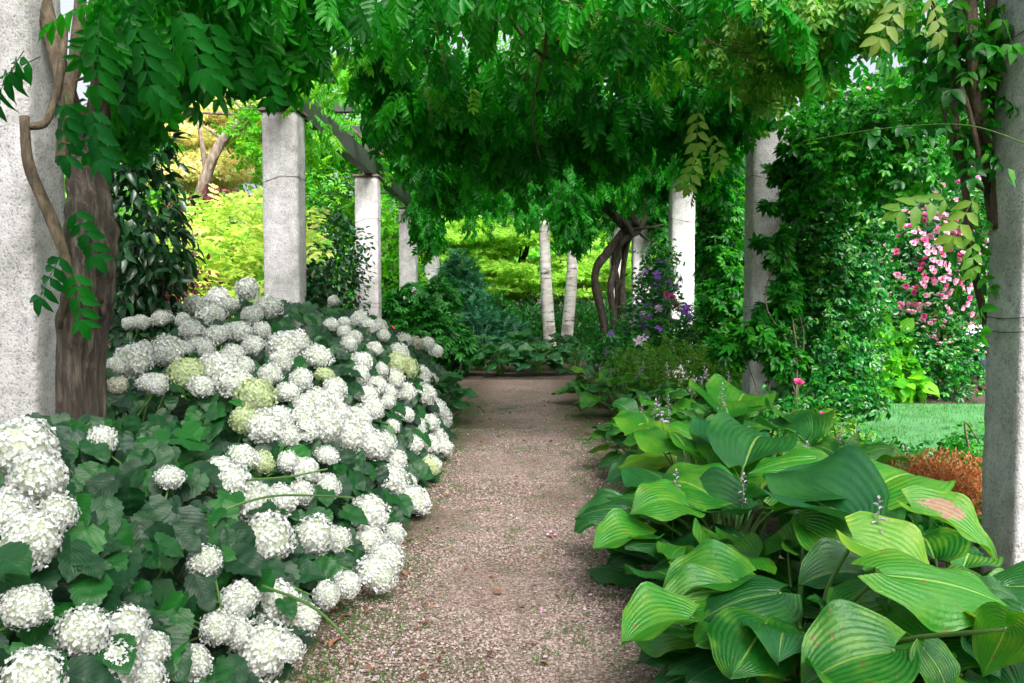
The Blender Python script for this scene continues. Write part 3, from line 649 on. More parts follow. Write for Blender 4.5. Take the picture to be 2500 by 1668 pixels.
# blue green conifer-like shrub and neighbours
spray = pinnate(7, leafB, 5, 0.3, 0.2, 0.1)
shrub('blue_green_shrub', 'tall blue green fine leaved shrub under the golden maple', 'shrub', [((-1.65, 21.8, 1.0), (.6, .6, 1.0)), ((-1.65, 21.8, 1.7), (.42, .4, .7)), ((-1.2, 21.3, .5), (.7, .6, .6)), ((-0.5, 21.4, .35), (.5, .5, .4))], 4600, .30, 'blue', [spray], droop=-.2, upw=.5)
shrub('low_green_shrub', 'low feathery dark green shrub around the birch feet', 'shrub', [((0.1, 24.0, .4), (1.2, .6, .7)), ((1.3, 23.6, .4), (.9, .5, .65)), ((-.9, 23.4, .5), (.8, .5, .9)), ((2.4, 24, .5), (1.0, .6, .9))], 9000, .14, 'mid', [leafA(.3)], droop=-.6, upw=.3)
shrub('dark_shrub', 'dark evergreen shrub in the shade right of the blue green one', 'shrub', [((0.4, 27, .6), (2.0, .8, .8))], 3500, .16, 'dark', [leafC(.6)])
lob = joinT([palm])
shrub('lobed_leaf_shrub', 'dark green shrub with lobed leaves in front of the fourth left column', 'shrub', [((-2.15, 15.6, 1.15), (.5, .4, .45)), ((-1.75, 15.3, .7), (.55, .5, .55)), ((-1.55, 15.8, 1.35), (.36, .4, .4)), ((-2.6, 15.7, .75), (.4, .4, .5)), ((-1.3, 15.6, .5), (.4, .4, .4))], 2100, .17, 'mid', [palm], droop=.3)

# left side, seen between the columns
mp_ = at(520, 500, Y=16)
t = tree('apricot_maple_tree', 'apricot and lime maple with pale forked trunk seen left of second column', 'tree', (mp_[0] - .9, 16.2), [(mp_[0] - .55, 16.2, 2.2), tuple(at(500, 440, Y=16)), tuple(at(545, 340, Y=16)), tuple(at(605, 280, Y=16)), tuple(at(680, 240, Y=16))], [.14, .13, .11, .09, .07, .045],
     pads(at(545, 300, Y=17.6), (2.0, 1.0, 2.0), 34, (.75, .6, .16)), 24000, .11, 'orange', 'tree_bark', 14, [star], shell=.5, droop=.1, upw=.9)
part('branch', [tubeT([at(505, 430, Y=16), at(490, 330, Y=15.9), at(470, 240, Y=15.9)], [.06, .04, .02], 7, 12), tubeT([at(470, 240, Y=15.9), at(440, 200, Y=15.8)], [.02, .01], 6, 6), tubeT([at(560, 330, Y=16), at(620, 300, Y=15.8), at(650, 270, Y=15.8)], [.04, .025, .01], 6, 8)], M['tree_bark'], t)
shrub('golden_shrub', 'yellow leaved shrub glowing behind the hydrangeas left of second column', 'shrub', [(tuple(at(560, 620, Y=11.5)), (.85, .5, .62)), (tuple(at(480, 660, Y=11)), (.6, .45, .5)), (tuple(at(600, 700, Y=11)), (.7, .5, .5)), (tuple(at(640, 600, Y=12)), (.7, .5, .6)), ((-4.0, 11.4, .6), (1.4, .6, .7))], 1500, .30, 'yellow', [pinnate(3, leafA, 2, .5, .34, .15)], droop=.0, upw=.95, jit=.4)
shrub('burgundy_shrub', 'burgundy leaved barberry above the yellow shrub', 'shrub', [(tuple(at(470, 498, Y=13)), (.40, .35, .16)), (tuple(at(540, 490, Y=13)), (.45, .35, .2)), (tuple(at(420, 540, Y=12.8)), (.25, .3, .2)), ((-5.0, 13, 1.4), (.5, .3, .9))], 1800, .065, 'purple', [leafB(.7)])
shrub('reddish_shrub', 'small red flecked shrub in the shade right of the thick vine trunk', 'shrub', [(tuple(at(370, 690, Y=8.5)), (.55, .4, .3)), (tuple(at(430, 730, Y=8.5)), (.5, .4, .3)), (tuple(at(320, 740, Y=8.5)), (.4, .4, .4)), ((-3.6, 8.5, .7), (.7, .4, .7))], 2200, .06, 'purple', [leafB(.6)])
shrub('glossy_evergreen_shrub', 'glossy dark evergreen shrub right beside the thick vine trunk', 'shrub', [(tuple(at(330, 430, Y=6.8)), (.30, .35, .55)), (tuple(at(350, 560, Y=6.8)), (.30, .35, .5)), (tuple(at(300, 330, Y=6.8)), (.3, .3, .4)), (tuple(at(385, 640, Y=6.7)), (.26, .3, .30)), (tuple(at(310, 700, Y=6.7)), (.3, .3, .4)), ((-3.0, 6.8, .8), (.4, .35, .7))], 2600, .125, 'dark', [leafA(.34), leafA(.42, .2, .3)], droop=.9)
# fill behind left columns: bright and dark shrubs
shrub('bright_green_tree', 'bright lime green shrubbery between second and third left columns', 'shrub', [(tuple(at(790, 420, Y=15)), (.9, .6, .9)), (tuple(at(760, 520, Y=15.5)), (.8, .6, .6)), (tuple(at(955, 510, Y=21.5)), (.9, .5, 1.0)), (tuple(at(700, 330, Y=15.5)), (.9, .6, .9)), (tuple(at(820, 300, Y=15.5)), (1.0, .6, .8))], 5200, .20, 'fresh', [pinnate(3, leafB, 2, .5, .34, .2)], droop=.1, upw=.9, bark='tree_bark')
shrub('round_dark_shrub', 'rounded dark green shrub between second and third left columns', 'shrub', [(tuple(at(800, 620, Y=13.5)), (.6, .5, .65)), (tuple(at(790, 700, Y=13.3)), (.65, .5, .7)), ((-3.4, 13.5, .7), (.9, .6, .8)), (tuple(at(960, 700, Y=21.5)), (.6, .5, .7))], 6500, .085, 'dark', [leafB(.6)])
shrub('fresh_low_shrub', 'fresh green leafy shrub between third and fourth left columns', 'shrub', [(tuple(at(960, 640, Y=21)), (.8, .5, .9)), ((-3.6, 20.5, 1.2), (1.3, .6, 1.2)), ((-5.4, 19, 1.4), (1.6, .7, 1.5))], 6000, .14, 'fresh', [leafB(.6)])
# backing hedge left and taller trees
hd = [((x, 20 + .8 * math.sin(x * 2), 1.4), (1.4, .8, 1.6)) for x in np.arange(-14, -5.5, 1.7)]
h = foliage('left_hedge', None, hd, 14000, 0.16, M['mid'], [leafC(.65)], low=-.3); meta(h, 'mixed green hedge closing the garden on the left', 'hedge', kind='stuff')
for x, y, hh, r_, lab in ((-9.5, 26, 5.2, 2.4, 'tall mid green tree behind the apricot maple'), (-15, 24, 5.0, 2.6, 'broad green tree at far left behind the hedge')):
    tree('garden_tree', lab, 'tree', (x, y), [(x, y, 2), (x + .2, y, 4), (x, y, hh)], [.22, .18, .13, .08], [((x + rng.normal(0, r_ * .5), y + rng.normal(0, .8), hh + rng.normal(0, r_ * .4)), (r_ * .55, r_ * .5, r_ * .42)) for _ in range(9)], 9000, .17, 'fresh', 'dark_bark', 10, [leafC(.7)], group='trees behind the garden')

for nm, x0, x1, y0, y1, n_, mt, lb in (('undergrowth', -9, -3.3, 4, 17, 9000, 'mid', 'low leafy ground cover beyond the left columns'), ('undergrowth', 1.6, 3.2, 4.5, 13, 3000, 'mid', 'low leafy ground cover between the right hostas and the lawn'), ('undergrowth', -7, 7, 17.5, 27, 7000, 'mid', 'low green ground cover around the birches')):
    P = np.stack([rng.uniform(x0, x1, n_), rng.uniform(y0, y1, n_), rng.uniform(.02, .22, n_)], 1)
    o = link(nm, scatter(nm, [leafA(.5), leafB(.6)], P, leaf_frames(np.tile([0, 0, 1.0], (n_, 1)), .1, .9, .8), rng.uniform(.07, .15, n_), M[mt])); meta(o, lb, 'ground cover', kind='stuff')
# ------------------------------------------------------------------ wisteria
WIS = [pinnate(6, leafB, s, 0.40, 0.27, 0.6) for s in range(4)]
WISB = [pinnate(5, leafA, s + 9, 0.42, 0.30, 0.8) for s in range(3)]
wis_me = [t.mesh('leaf', M['wis']) for t in WIS]; wisb_me = [t.mesh('leaf', M['wis_big']) for t in WISB]
def in_view(P):
    v = (P - np.array([0, 0, CAM_H])) @ CR; z = -v[:, 2]
    px = 1250 + F_PX * v[:, 0] / np.maximum(z, .01); py = 834 - F_PX * v[:, 1] / np.maximum(z, .01)
    return (z > .3) & (px > 0) & (px < 2500) & (py > 0) & (py < 1668), z
def leafy(parent, P, Rm, S, metas, ts, mat, limit=300, name='leaf', rest='foliage'):
    """the nearest leaves as single parts, the remainder joined"""
    ok, z = in_view(P); key = np.where(ok, z / S, 1e6); order = np.argsort(key)
    lim = min(limit, int(ok.sum())); a, b = order[:lim], order[lim:]
    for i in a: put(name, metas[int(rng.integers(len(metas)))], parent, P[i], Rm[i], float(S[i]))
    if len(b):
        o = link(rest, scatter(rest, ts, P[b], Rm[b], S[b], mat, parent.location), parent); o['kind'] = 'stuff'
def canopy_bottom(x, y):
    return 3.42 - 0.26 * (np.sin(x * 1.9 + y * .7) * np.sin(y * 1.3 + 1) + 0.6 * np.sin(x * 3.7 - y * 2.1)) - 0.10 * np.cos(2 * np.pi * (y - 4.5) / 5.05) + .14 * (y > 13)
def canopy(n, x0, x1, y0, y1):
    x = rng.uniform(x0, x1, n); y = y0 + (y1 - y0) * rng.random(n); zb = canopy_bottom(x, y)
    z = zb + 0.62 * rng.random(n) ** 1.6
    z = np.where(x < -1.7, np.maximum(z, 3.88 + .2 * rng.random(n)), z)
    P = np.stack([x, y, z], 1); cut = (x < -1.55) & (((y > 8.0) & (y < 14.4)) | ((y > 4.2) & (y < 5.6))) | ((x < -1.35) & (y > 6.6) & (y < 8.4) & (rng.random(n) < .8)) | ((x > 2.1) & (y > 4.2) & (y < 10.5) & (rng.random(n) < .75)) | ((x < -1.9) & (y > 4.2) & (y < 9) & (rng.random(n) < .8))
    return P[~cut]
def wis_frames(P, hang=0.9):
    n = len(P); a = rng.random(n) * 6.28
    D = np.stack([np.cos(a), np.sin(a), -hang * rng.uniform(.3, 2.2, n)], 1)
    return frames(D, np.stack([rng.normal(0, .4, n), rng.normal(0, .4, n), np.ones(n)], 1))

# left vine with its thick trunk against the first column
wl_ = thing('wisteria_vine', 'old wisteria with thick braided trunk against the nearest left column', 'wisteria', (-2.2, 4.35, 0))
def Wp(px, py, Y): return at(px, py, Y=Y)
trunk = []
for k, off in enumerate([(0, 0), (-.055, .04), (.06, .02), (.01, -.05)]):
    pts = [Wp(190, 1130, 4.25), Wp(195, 900, 4.2), Wp(215, 700, 4.15), Wp(222, 560, 4.15), Wp(210, 430, 4.2), Wp(195, 330, 4.3)]
    pts = [p + np.array([off[0] * math.cos(i * .5), off[1], 0]) for i, p in enumerate(pts)]; pts[0] = np.array([pts[0][0], pts[0][1], -0.05])
    trunk.append(tubeT(pts, [.11, .098, .11, .108, .085, .065] if k == 0 else [.068, .062, .075, .076, .055, .04], 44, 90, .10, 6, .05, k))
part('trunk', trunk, M['bark'], wl_)
for pl, rd in (([Wp(60, 285, 4.05), Wp(70, 400, 4.02), Wp(110, 500, 4.0), Wp(150, 600, 4.0), Wp(165, 680, 4.02), Wp(150, 800, 4.08)], [.022, .024, .026, .026, .022, .018]),
               ([Wp(70, 310, 4.05), Wp(110, 300, 4.08), Wp(135, 240, 4.15), Wp(150, 170, 4.2), Wp(155, 60, 4.3)], [.018, .018, .018, .02, .02]),
               ([Wp(200, 340, 4.3), Wp(165, 230, 4.3), Wp(130, 100, 4.35), Wp(100, -40, 4.5)], [.05, .045, .04, .04]),
               ([Wp(215, 340, 4.3), Wp(235, 200, 4.35), Wp(220, 90, 4.4), Wp(240, -40, 4.6)], [.035, .03, .03, .03]),
               ([Wp(225, 400, 4.2), Wp(258, 300, 4.25), Wp(245, 200, 4.3), Wp(215, 100, 4.4)], [.02, .022, .02, .02]),
               ([Wp(150, 400, 4.1), Wp(165, 250, 4.1), Wp(185, 120, 4.2), Wp(200, -30, 4.3)], [.03, .03, .028, .028]),
               ([Wp(170, 200, 4.2), Wp(205, 190, 4.1), Wp(240, 170, 4.1)], [.008, .007, .005])):
    part('stem', [tubeT(pl, rd, 10, 26, .05, 3, .04)], M['vine'], wl_)
P = [canopy(620, -3.2, -.5, 5.0, 8.2)]
for c, r_, n in (((at(340, 60, Y=4.4)), (.26, .4, .22), 150), (at(300, -20, Y=3.9), (.2, .3, .12), 40), (at(480, -70, Y=4.6), (.42, .6, .12), 140), (at(640, -50, Y=5.4), (.45, .6, .16), 150), (at(600, 60, Y=5.2), (.08, .2, .18), 30), (at(700, 90, Y=5.6), (.1, .2, .2), 40), (at(320, 190, Y=5.2), (.08, .25, .24), 50), (at(380, 90, Y=5.0), (.12, .3, .12), 45), (at(690, 110, Y=6.2), (.16, .25, .14), 60), (at(150, -60, Y=4.4), (.2, .2, .08), 14)):
    P.append(blob(c, r_, n, shell=.6)[0])
P = np.vstack(P); P[:, 2] += np.where((P[:, 0] < -.8) & (P[:, 1] > 5.6), .14, 0)
P = P[~((P[:, 0] / P[:, 1] < (285 - 1280) / F_PX) & (P[:, 1] < 5.2) & (rng.random(len(P)) < .93))]
Rm = wis_frames(P, 1.3); S = rng.uniform(.26, .40, len(P))
leafy(wl_, P, Rm, S, wis_me, WIS, M['wis'], 280)
for bx in ((95, 130, 3.6, (-.9, -.2, -.5)), (55, 120, 3.5, (-.7, .1, -.7)), (165, 225, 3.7, (.25, 0, -1)), (150, 230, 3.65, (-.05, -.1, -1)), (205, 250, 3.7, (.35, -.2, -1)), (160, 500, 3.9, (.5, 0, -.9)), (165, 650, 3.9, (.3, -.2, -1)), (150, 600, 3.9, (-.4, -.2, -.9)), (320, 40, 3.2, (.2, -.1, -1)), (420, 10, 3.2, (.5, -.1, -1)), (250, 30, 3.1, (-.2, -.1, -1)), (500, 30, 3.6, (.1, -.1, -1)), (380, 90, 3.8, (.1, -.2, -1)), (300, 110, 3.8, (-.1, 0, -1)), (560, 60, 4.2, (.1, 0, -1)), (640, 110, 4.5, (.1, 0, -1))):
    p = at(bx[0], bx[1], Y=bx[2]); put('leaf', wisb_me[int(rng.integers(3))], wl_, p, frames(np.array(bx[3], float), (0.1, -1.0, .5))[0], .32)

P_shade = canopy(2100, -3.1, 3.1, -6.5, 4.2); P_shade[:, 2] += .25; P_shade = P_shade[~((P_shade[:, 1] > 1.5) & (P_shade[:, 2] < 3.75))]  # unseen roof leaves above and behind the camera, added to shade the foreground
o = link('foliage', scatter('foliage', WIS, P_shade, wis_frames(P_shade, .8), rng.uniform(.3, .45, len(P_shade)), M['wis'], wl_.location), wl_); o['kind'] = 'stuff'
# right vine: twisted trunk near the fourth right column, carries the middle of the roof
wr = thing('wisteria_vine', 'wisteria with twisted open trunk at far right carrying the roof of leaves', 'wisteria', (1.35, 16, 0))
TW = [([(1470, 930), (1475, 800), (1452, 680), (1480, 620), (1530, 560), (1560, 545)], [.085, .08, .07, .08, .085, .08]),
      ([(1490, 930), (1500, 800), (1490, 700), (1512, 620), (1528, 570), (1500, 530), (1455, 490), (1430, 455), (1395, 410), (1370, 350)], [.07, .06, .06, .06, .06, .06, .05, .045, .035, .025]),
      ([(1530, 900), (1522, 760), (1520, 680), (1530, 600), (1540, 565), (1500, 520), (1478, 475), (1445, 440), (1430, 390), (1440, 340)], [.06, .055, .055, .05, .055, .05, .045, .04, .03, .02]),
      ([(1500, 900), (1508, 720), (1500, 640), (1520, 590), (1560, 560), (1575, 500), (1565, 440), (1580, 340)], [.06, .055, .06, .06, .055, .05, .045, .035]),
      ([(1550, 560), (1580, 585), (1600, 590)], [.03, .02, .01]), ([(1545, 560), (1590, 555), (1620, 548)], [.03, .015, .01]),
      ([(1555, 550), (1540, 500), (1520, 450), (1500, 400), (1490, 330)], [.05, .045, .04, .035, .03])]
for k, (pl, rd) in enumerate(TW):
    pts = [at(px, py, Y=16 + .12 * math.sin(i * 1.7 + k * 2)) for i, (px, py) in enumerate(pl)]
    if pl[0][1] >= 900: pts[0][2] = -.05
    part('trunk' if k < 4 else 'branch', [tubeT(pts, rd, 12, 44, .12, 3, .06, k)], M['bark'], wr)
P = [canopy(1100, -.6, 3.2, 5.6, 9), canopy(1700, -3.1, 3.0, 8.2, 14), canopy(1900, -3.1, 3.1, 14, 24.4)]
for c, r_, n in ((at(1040, 520, Y=17), (.28, .5, .40), 200), (at(1055, 560, Y=16.6), (.14, .3, .30), 90), (at(1400, 500, Y=15.5), (.34, .5, .36), 240), (at(1405, 560, Y=15.3), (.20, .3, .26), 110), (at(1290, 430, Y=17), (.9, .6, .2), 200), (at(1180, 425, Y=18), (.9, .6, .2), 180),
                 (at(1500, 455, Y=15.6), (.30, .2, .14), 60), (at(1500, 440, Y=18), (.5, .5, .25), 160), (at(1620, 400, Y=15), (.40, .5, .40), 220), (at(1080, 440, Y=13.8), (.24, .5, .34), 220), (at(1020, 350, Y=11.5), (.28, .5, .26), 190), (at(1090, 400, Y=11), (.42, .5, .36), 200), (at(960, 150, Y=8.2), (.35, .5, .2), 150), (at(960, 250, Y=9.2), (.26, .4, .24), 120), (at(1700, 230, Y=9), (.6, .6, .4), 240),
                 (at(1080, 260, Y=8), (.5, .5, .3), 180), (at(1250, 330, Y=9), (.6, .5, .35), 200), (at(1500, 300, Y=9), (.6, .5, .35), 200), (at(1800, 200, Y=8.4), (.30, .4, .22), 110), (at(1740, 380, Y=11), (.22, .4, .4), 110)):
    P.append(blob(c, r_, n, shell=.6)[0])
P = np.vstack(P); Rm = wis_frames(P, 1.0); S = rng.uniform(.26, .42, len(P))
leafy(wr, P, Rm, S, wis_me, WIS, M['wis'], 300)
# young pale leaves outside the roof edge
P = np.vstack([blob(at(770, 170, Y=8.6), (.4, .8, .25), 60)[0], blob(at(770, 300, Y=10.5), (.3, .6, .35), 60)[0], blob(at(830, 60, Y=7.5), (.7, .5, .3), 60)[0], blob(at(1700, 60, Y=7), (.7, .5, .2), 50)[0], blob(at(1720, 350, Y=10.5), (.2, .4, .4), 30)[0]])
o = link('young_leaves', scatter('young_leaves', WIS, P, wis_frames(P, .5), rng.uniform(.2, .34, len(P)), M['fresh'], wr.location), wr); o['kind'] = 'stuff'; o['label'] = 'pale yellow green young leaves at the roof edge'
pod_t = tubeT([(0, 0, 0), (0, .05, 0), (.003, .12, .004), (0, .17, 0), (0, .185, 0)], [.002, .006, .010, .009, .002], 6, 12); pod_t.V[:, 2] *= .5
pod = pod_t.mesh('seed_pod', M['pod'])
for k in range(60):
    px = rng.uniform(950, 1800); Yp = rng.uniform(6.5, 12); p = at(px, rng.uniform(150, 420), Y=Yp); zb = float(canopy_bottom(p[0], Yp)); p[2] = zb + rng.uniform(-.25, .02)
    D = np.array([rng.normal(0, .06), rng.normal(0, .06), -1.0]); put('seed_pod', pod, wr, p, frames(D, (0, -1, 0))[0], rng.uniform(.8, 1.35))
for pl in ([(1335, -10, 6.2), (1330, 120, 6.4), (1300, 260, 6.8), (1305, 330, 7), (1320, 395, 7.2)], [(1215, -10, 6.5), (1205, 90, 6.6), (1180, 150, 6.8), (1115, 205, 7)], [(930, 340, 9), (1000, 380, 9), (1040, 350, 9.2)], [(960, 60, 6.6), (920, 65, 6.8), (880, 120, 7)]):
    part('stem', [tubeT([at(a, b, Y=c) for a, b, c in pl], [.010, .006], 6, 20)], M['vine'], wr)
P = [];
S_ = []
for k in range(26):
    y = rng.uniform(6, 22); x = rng.uniform(-2.4, 2.4); a = rng.uniform(0, 6.28); L_ = rng.uniform(.6, 1.6)
    S_.append(tubeT([(x, y, 3.72), (x + .4 * L_ * math.cos(a), y + .4 * L_ * math.sin(a), 3.5 + rng.normal(0, .1)), (x + L_ * math.cos(a), y + L_ * math.sin(a), 3.6)], [.018, .014, .008], 6, 12))
part('roof_stems', S_, M['vine'], wr)

yl = pinnate(5, leafB, 77, .42, .28, .6).mesh('leaf', M['fresh'])
for k in range(90):
    x, y = rng.uniform(-1.6, 2.6), rng.uniform(5.8, 16); p = np.array([x, y, float(canopy_bottom(x, y)) + rng.uniform(-.12, .1)])
    put('leaf', yl, wr, p, wis_frames(p[None], 1.2)[0], rng.uniform(.22, .34))
for k in range(22):
    x, y = rng.uniform(-1.5, 2.2), rng.uniform(6, 13); z = float(canopy_bottom(x, y)); q = rng.normal(0, .16, 2)
    part('stem', [tubeT([(x, y, z + .3), (x + q[0], y, z - .05), (x + q[0] * 1.8 + q[1] * .5, y, z - rng.uniform(.25, .55))], [.006, .003], 5, 10, wob=.1)], M['vine'], wr)
# top right: fine bronze leaved creeper, and vines against the nearest right column
cr = thing('bronze_creeper', 'fine leaved bronze green creeper hanging from the roof at top right', 'creeper', (1.9, 6.5, 3.7))
P = np.vstack([blob(at(px, py, Y=yy), r_, n, shell=.5)[0] for px, py, yy, r_, n in ((1900, 30, 6.2, (.45, .5, .16), 260), (2010, 60, 6.0, (.35, .4, .15), 200), (1880, 130, 7.0, (.2, .3, .2), 130), (2100, 20, 5.8, (.3, .4, .14), 150), (1420, 60, 6.8, (.35, .4, .2), 140), (1880, 190, 7.4, (.2, .3, .2), 110), (1740, 100, 7.2, (.2, .3, .25), 60), (1960, 150, 6.6, (.25, .3, .14), 110))])
sm = pinnate(3, leafB, 4, .5, .3, .4)
leafy(cr, P, wis_frames(P, .7), rng.uniform(.13, .22, len(P)), [sm.mesh('leaf', M['brownish'])], [sm], M['brownish'], 240)
part('stem', [tubeT([at(1300 + 150 * k, -20, Y=6), at(1650 + 60 * k, 80 + 20 * k, Y=6.2), at(1900 + 40 * k, 120, Y=6.4)], [.006, .003], 5, 14) for k in range(4)], M['vine'], cr)
vr = thing('climbing_vine', 'tall leafy vine with several bare stems beside nearest right column', 'vine', (2.25, 4.5, 0))
for pl, rd in (([(2450, 1290), (2425, 900), (2375, 640), (2355, 450), (2330, 250), (2345, -30)], [.016, .018, .022, .02, .02, .02]),
               ([(2460, 1290), (2440, 900), (2425, 560), (2400, 380), (2375, 180), (2370, -30)], [.02, .02, .026, .028, .03, .03]),
               ([(2425, 560), (2440, 400), (2430, 200), (2425, -30)], [.028, .03, .036, .036]),
               ([(2380, 590), (2410, 565), (2425, 520), (2400, 420), (2390, 300)], [.014, .014, .016, .014, .01]),
               ([(2290, 210), (2320, 330), (2350, 420), (2400, 460), (2430, 470)], [.008, .01, .012, .014, .014]),
               ([(2400, 430), (2360, 250), (2300, 100), (2270, -20)], [.014, .012, .010, .01]),
               ([(2410, 350), (2380, 120), (2350, -20)], [.02, .018, .016])):
    part('stem', [tubeT([at(a, b, Y=4.55 + .1 * math.sin(i + a)) for i, (a, b) in enumerate(pl)], rd, 9, 30, .05, 3, .05)], M['vine'], vr)
P = np.vstack([blob(at(px, py, Y=yy), r_, n, shell=.4)[0] for px, py, yy, r_, n in ((2330, 90, 4.6, (.22, .2, .25), 70), (2380, 260, 4.6, (.15, .2, .3), 40), (2300, 200, 5.2, (.2, .2, .2), 24), (2430, 60, 4.5, (.12, .15, .2), 30), (2390, 620, 4.5, (.06, .1, .3), 9), (2340, 20, 5, (.3, .2, .12), 40))])
VL = [pinnate(3, leafA, 21, .5, .3, .5), pinnate(2, leafA, 22, .55, .36, .5)]
leafy(vr, P, wis_frames(P, .7), rng.uniform(.15, .26, len(P)), [t.mesh('leaf', M['climber']) for t in VL], VL, M['climber'], 260)
big = [pinnate(4, leafA, 31, .46, .30, .35).mesh('leaf', M['wis_light'])]
for px, py, Y_, D, s in ((2330, 480, 4.0, (-1, -.1, -.25), .30), (2380, 470, 4.1, (-.3, -.1, -.8), .28), (2360, 560, 4.2, (.3, -.1, -.9), .24), (2200, -10, 3.9, (-.4, -.2, -.9), .26), (2260, -20, 4, (.5, -.1, -.9), .24), (1700, 260, 7.5, (.1, -.2, -1), .4), (1730, 320, 7.6, (.5, -.3, -1), .36), (1700, 370, 8, (-.2, -.3, -1), .4)):
    o = put('leaf', big[0], vr if px > 1900 else wr, at(px, py, Y=Y_), frames(np.array(D, float), (.1, -1, .6))[0], s); o['label'] = 'pale yellow green leaf'
part('stem', [tubeT([at(1960, 345, Y=4.6), at(2150, 315, Y=4.3), at(2350, 305, Y=4.0), at(2500, 350, Y=3.8), at(2600, 400, Y=3.7)], [.002, .003, .0035], 6, 24)], M['stalk'], vr)
ts_me = leafA(.55).mesh('leaf', M['rose_leaf'])
for k in range(26):
    t_ = rng.random(); q = at(2050 + 450 * t_, 325 - 20 * math.sin(t_ * 3) + 40 * t_ * t_ + (rng.uniform(0, 110) if t_ > .6 else rng.uniform(-10, 25)), Y=4.5 - .6 * t_)
    put('leaf', ts_me, vr, q, frames(np.array([rng.normal(0, .8), rng.normal(0, .3), -.7]), (0, -.6, 1))[0], rng.uniform(.05, .085))

# ------------------------------------------------------------------ climbers round the right columns
RT = [pinnate(2, leafB, s + 40, .62, .38, .3) for s in range(3)]
def rose_t(seed=0, petals=13):
    r_ = random.Random(seed); ts = []
    for k in range(petals):
        a = k * 2.4; tilt = 0.25 + 1.0 * k / petals
        ts.append(xf(leafB(.95, .2, -.25), (0, 0, 0), (math.cos(a) * tilt, math.sin(a) * tilt, 1.1 - tilt * .7), (-math.cos(a), -math.sin(a), .6), .6 + .4 * k / petals))
    return joinT(ts)
rose = rose_t(); rose_me = rose.mesh('flower', M['pink']); rose_pale = rose_t(2).mesh('flower', M['pale_pink'])
def star_t(n): return joinT([xf(leafB(.5, .05, .15), (0, 0, 0), (math.cos(2 * math.pi * k / n), math.sin(2 * math.pi * k / n), .15), (0, 0, 1), 1.0) for k in range(n)])
clem = star_t(5).mesh('flower', M['violet']); cl2 = star_t(5).mesh('flower', M['lilac'])
def climber(name, label, cat, base, L, n, size, mat, ts, canes, flowers=None, fsize=.05, nf=0, group=None, limit=300, fl_L=None):
    t = thing(name, label, cat, (base[0], base[1], 0), group)
    S = []
    for k in range(canes):
        e = L[k % len(L)]; q = np.array(e[0]) + np.array(e[1]) * rng.uniform(-.6, .6, 3); s0 = np.array([base[0] + rng.normal(0, .12), base[1] + rng.normal(0, .1), -.02])
        S.append(tubeT([s0, (s0 * .7 + q * .3) + rng.normal(0, .12, 3), (s0 * .35 + q * .65) + rng.normal(0, .14, 3), q], [.011, .009, .007, .004], 6, 14))
    if S: part('canes', S, M['vine'], t)
    P, D = blobs(L, n, shell=.65); ok = P[:, 2] > .03; P, D = P[ok], D[ok]
    leafy(t, P, leaf_frames(D, .6, .6, .6), size * rng.uniform(.7, 1.25, len(P)), [x.mesh('leaf', M[mat]) for x in ts], ts, M[mat], limit)
    if nf:
        P, D = blobs(fl_L or L, nf * 3, shell=1.0); keep = D[:, 1] < .2; P, D = P[keep][:nf], D[keep][:nf]
        for p, d in zip(P, D): put('flower', flowers[int(rng.integers(len(flowers)))], t, p + d * .03, frames(np.cross(d, (0, 0, 1)) + .01, d)[0], fsize * rng.uniform(.7, 1.25))
    return t
ivy5 = [palm, star]
climber('climbing_rose', 'dense dark climbing rose wrapped round the second right column', 'climbing rose', (2.85, 9.0),
        [(tuple(at(px, py, Y=yy)), r_) for px, py, yy, r_ in ((2010, 560, 9.2, (.34, .4, .5)), (2060, 470, 9.2, (.45, .45, .4)), (1985, 700, 9.2, (.26, .35, .5)), (2050, 620, 9, (.40, .4, .5)), (2080, 740, 9, (.30, .35, .42)), (2010, 830, 8.9, (.36, .4, .4)), (2060, 880, 8.9, (.35, .35, .3)), (2120, 560, 9.2, (.22, .3, .4)), (1990, 950, 8.6, (.35, .3, .2)), (2080, 960, 8.4, (.3, .3, .16)))],
        3600, .15, 'rose_leaf', RT, 12)
climber('climbing_rose', 'leafy climber drooping from the beam above the lawn gap', 'climbing rose', (3.3, 7.6),
        [(tuple(at(px, py, Y=yy)), r_) for px, py, yy, r_ in ((2080, 290, 7.8, (.30, .4, .2)), (2160, 320, 7.4, (.42, .4, .26)), (2120, 400, 7.6, (.45, .4, .22)), (2230, 380, 7.2, (.3, .4, .22)), (2030, 350, 8.4, (.35, .35, .26)), (2240, 250, 7.2, (.3, .4, .2)), (2200, 230, 7.8, (.34, .4, .18)), (2010, 290, 8.6, (.3, .4, .2)))],
        1700, .16, 'climber', RT, 0, [rose_pale], .035, 7)
climber('lime_climber', 'lobed bright green climber covering the space between right columns', 'climber', (2.5, 11.5),
        [(tuple(at(px, py, Y=yy)), r_) for px, py, yy, r_ in ((1760, 500, 11.8, (.30, .45, .6)), (1755, 640, 11.8, (.26, .45, .5)), (1770, 760, 11.5, (.34, .4, .5)), (1755, 420, 12, (.26, .4, .5)), (1790, 860, 11, (.34, .35, .3)), (1740, 890, 11, (.3, .3, .25)), (1780, 330, 11.8, (.34, .4, .4)))],
        2800, .13, 'climber', ivy5, 9, [rose_me], .04, 4)
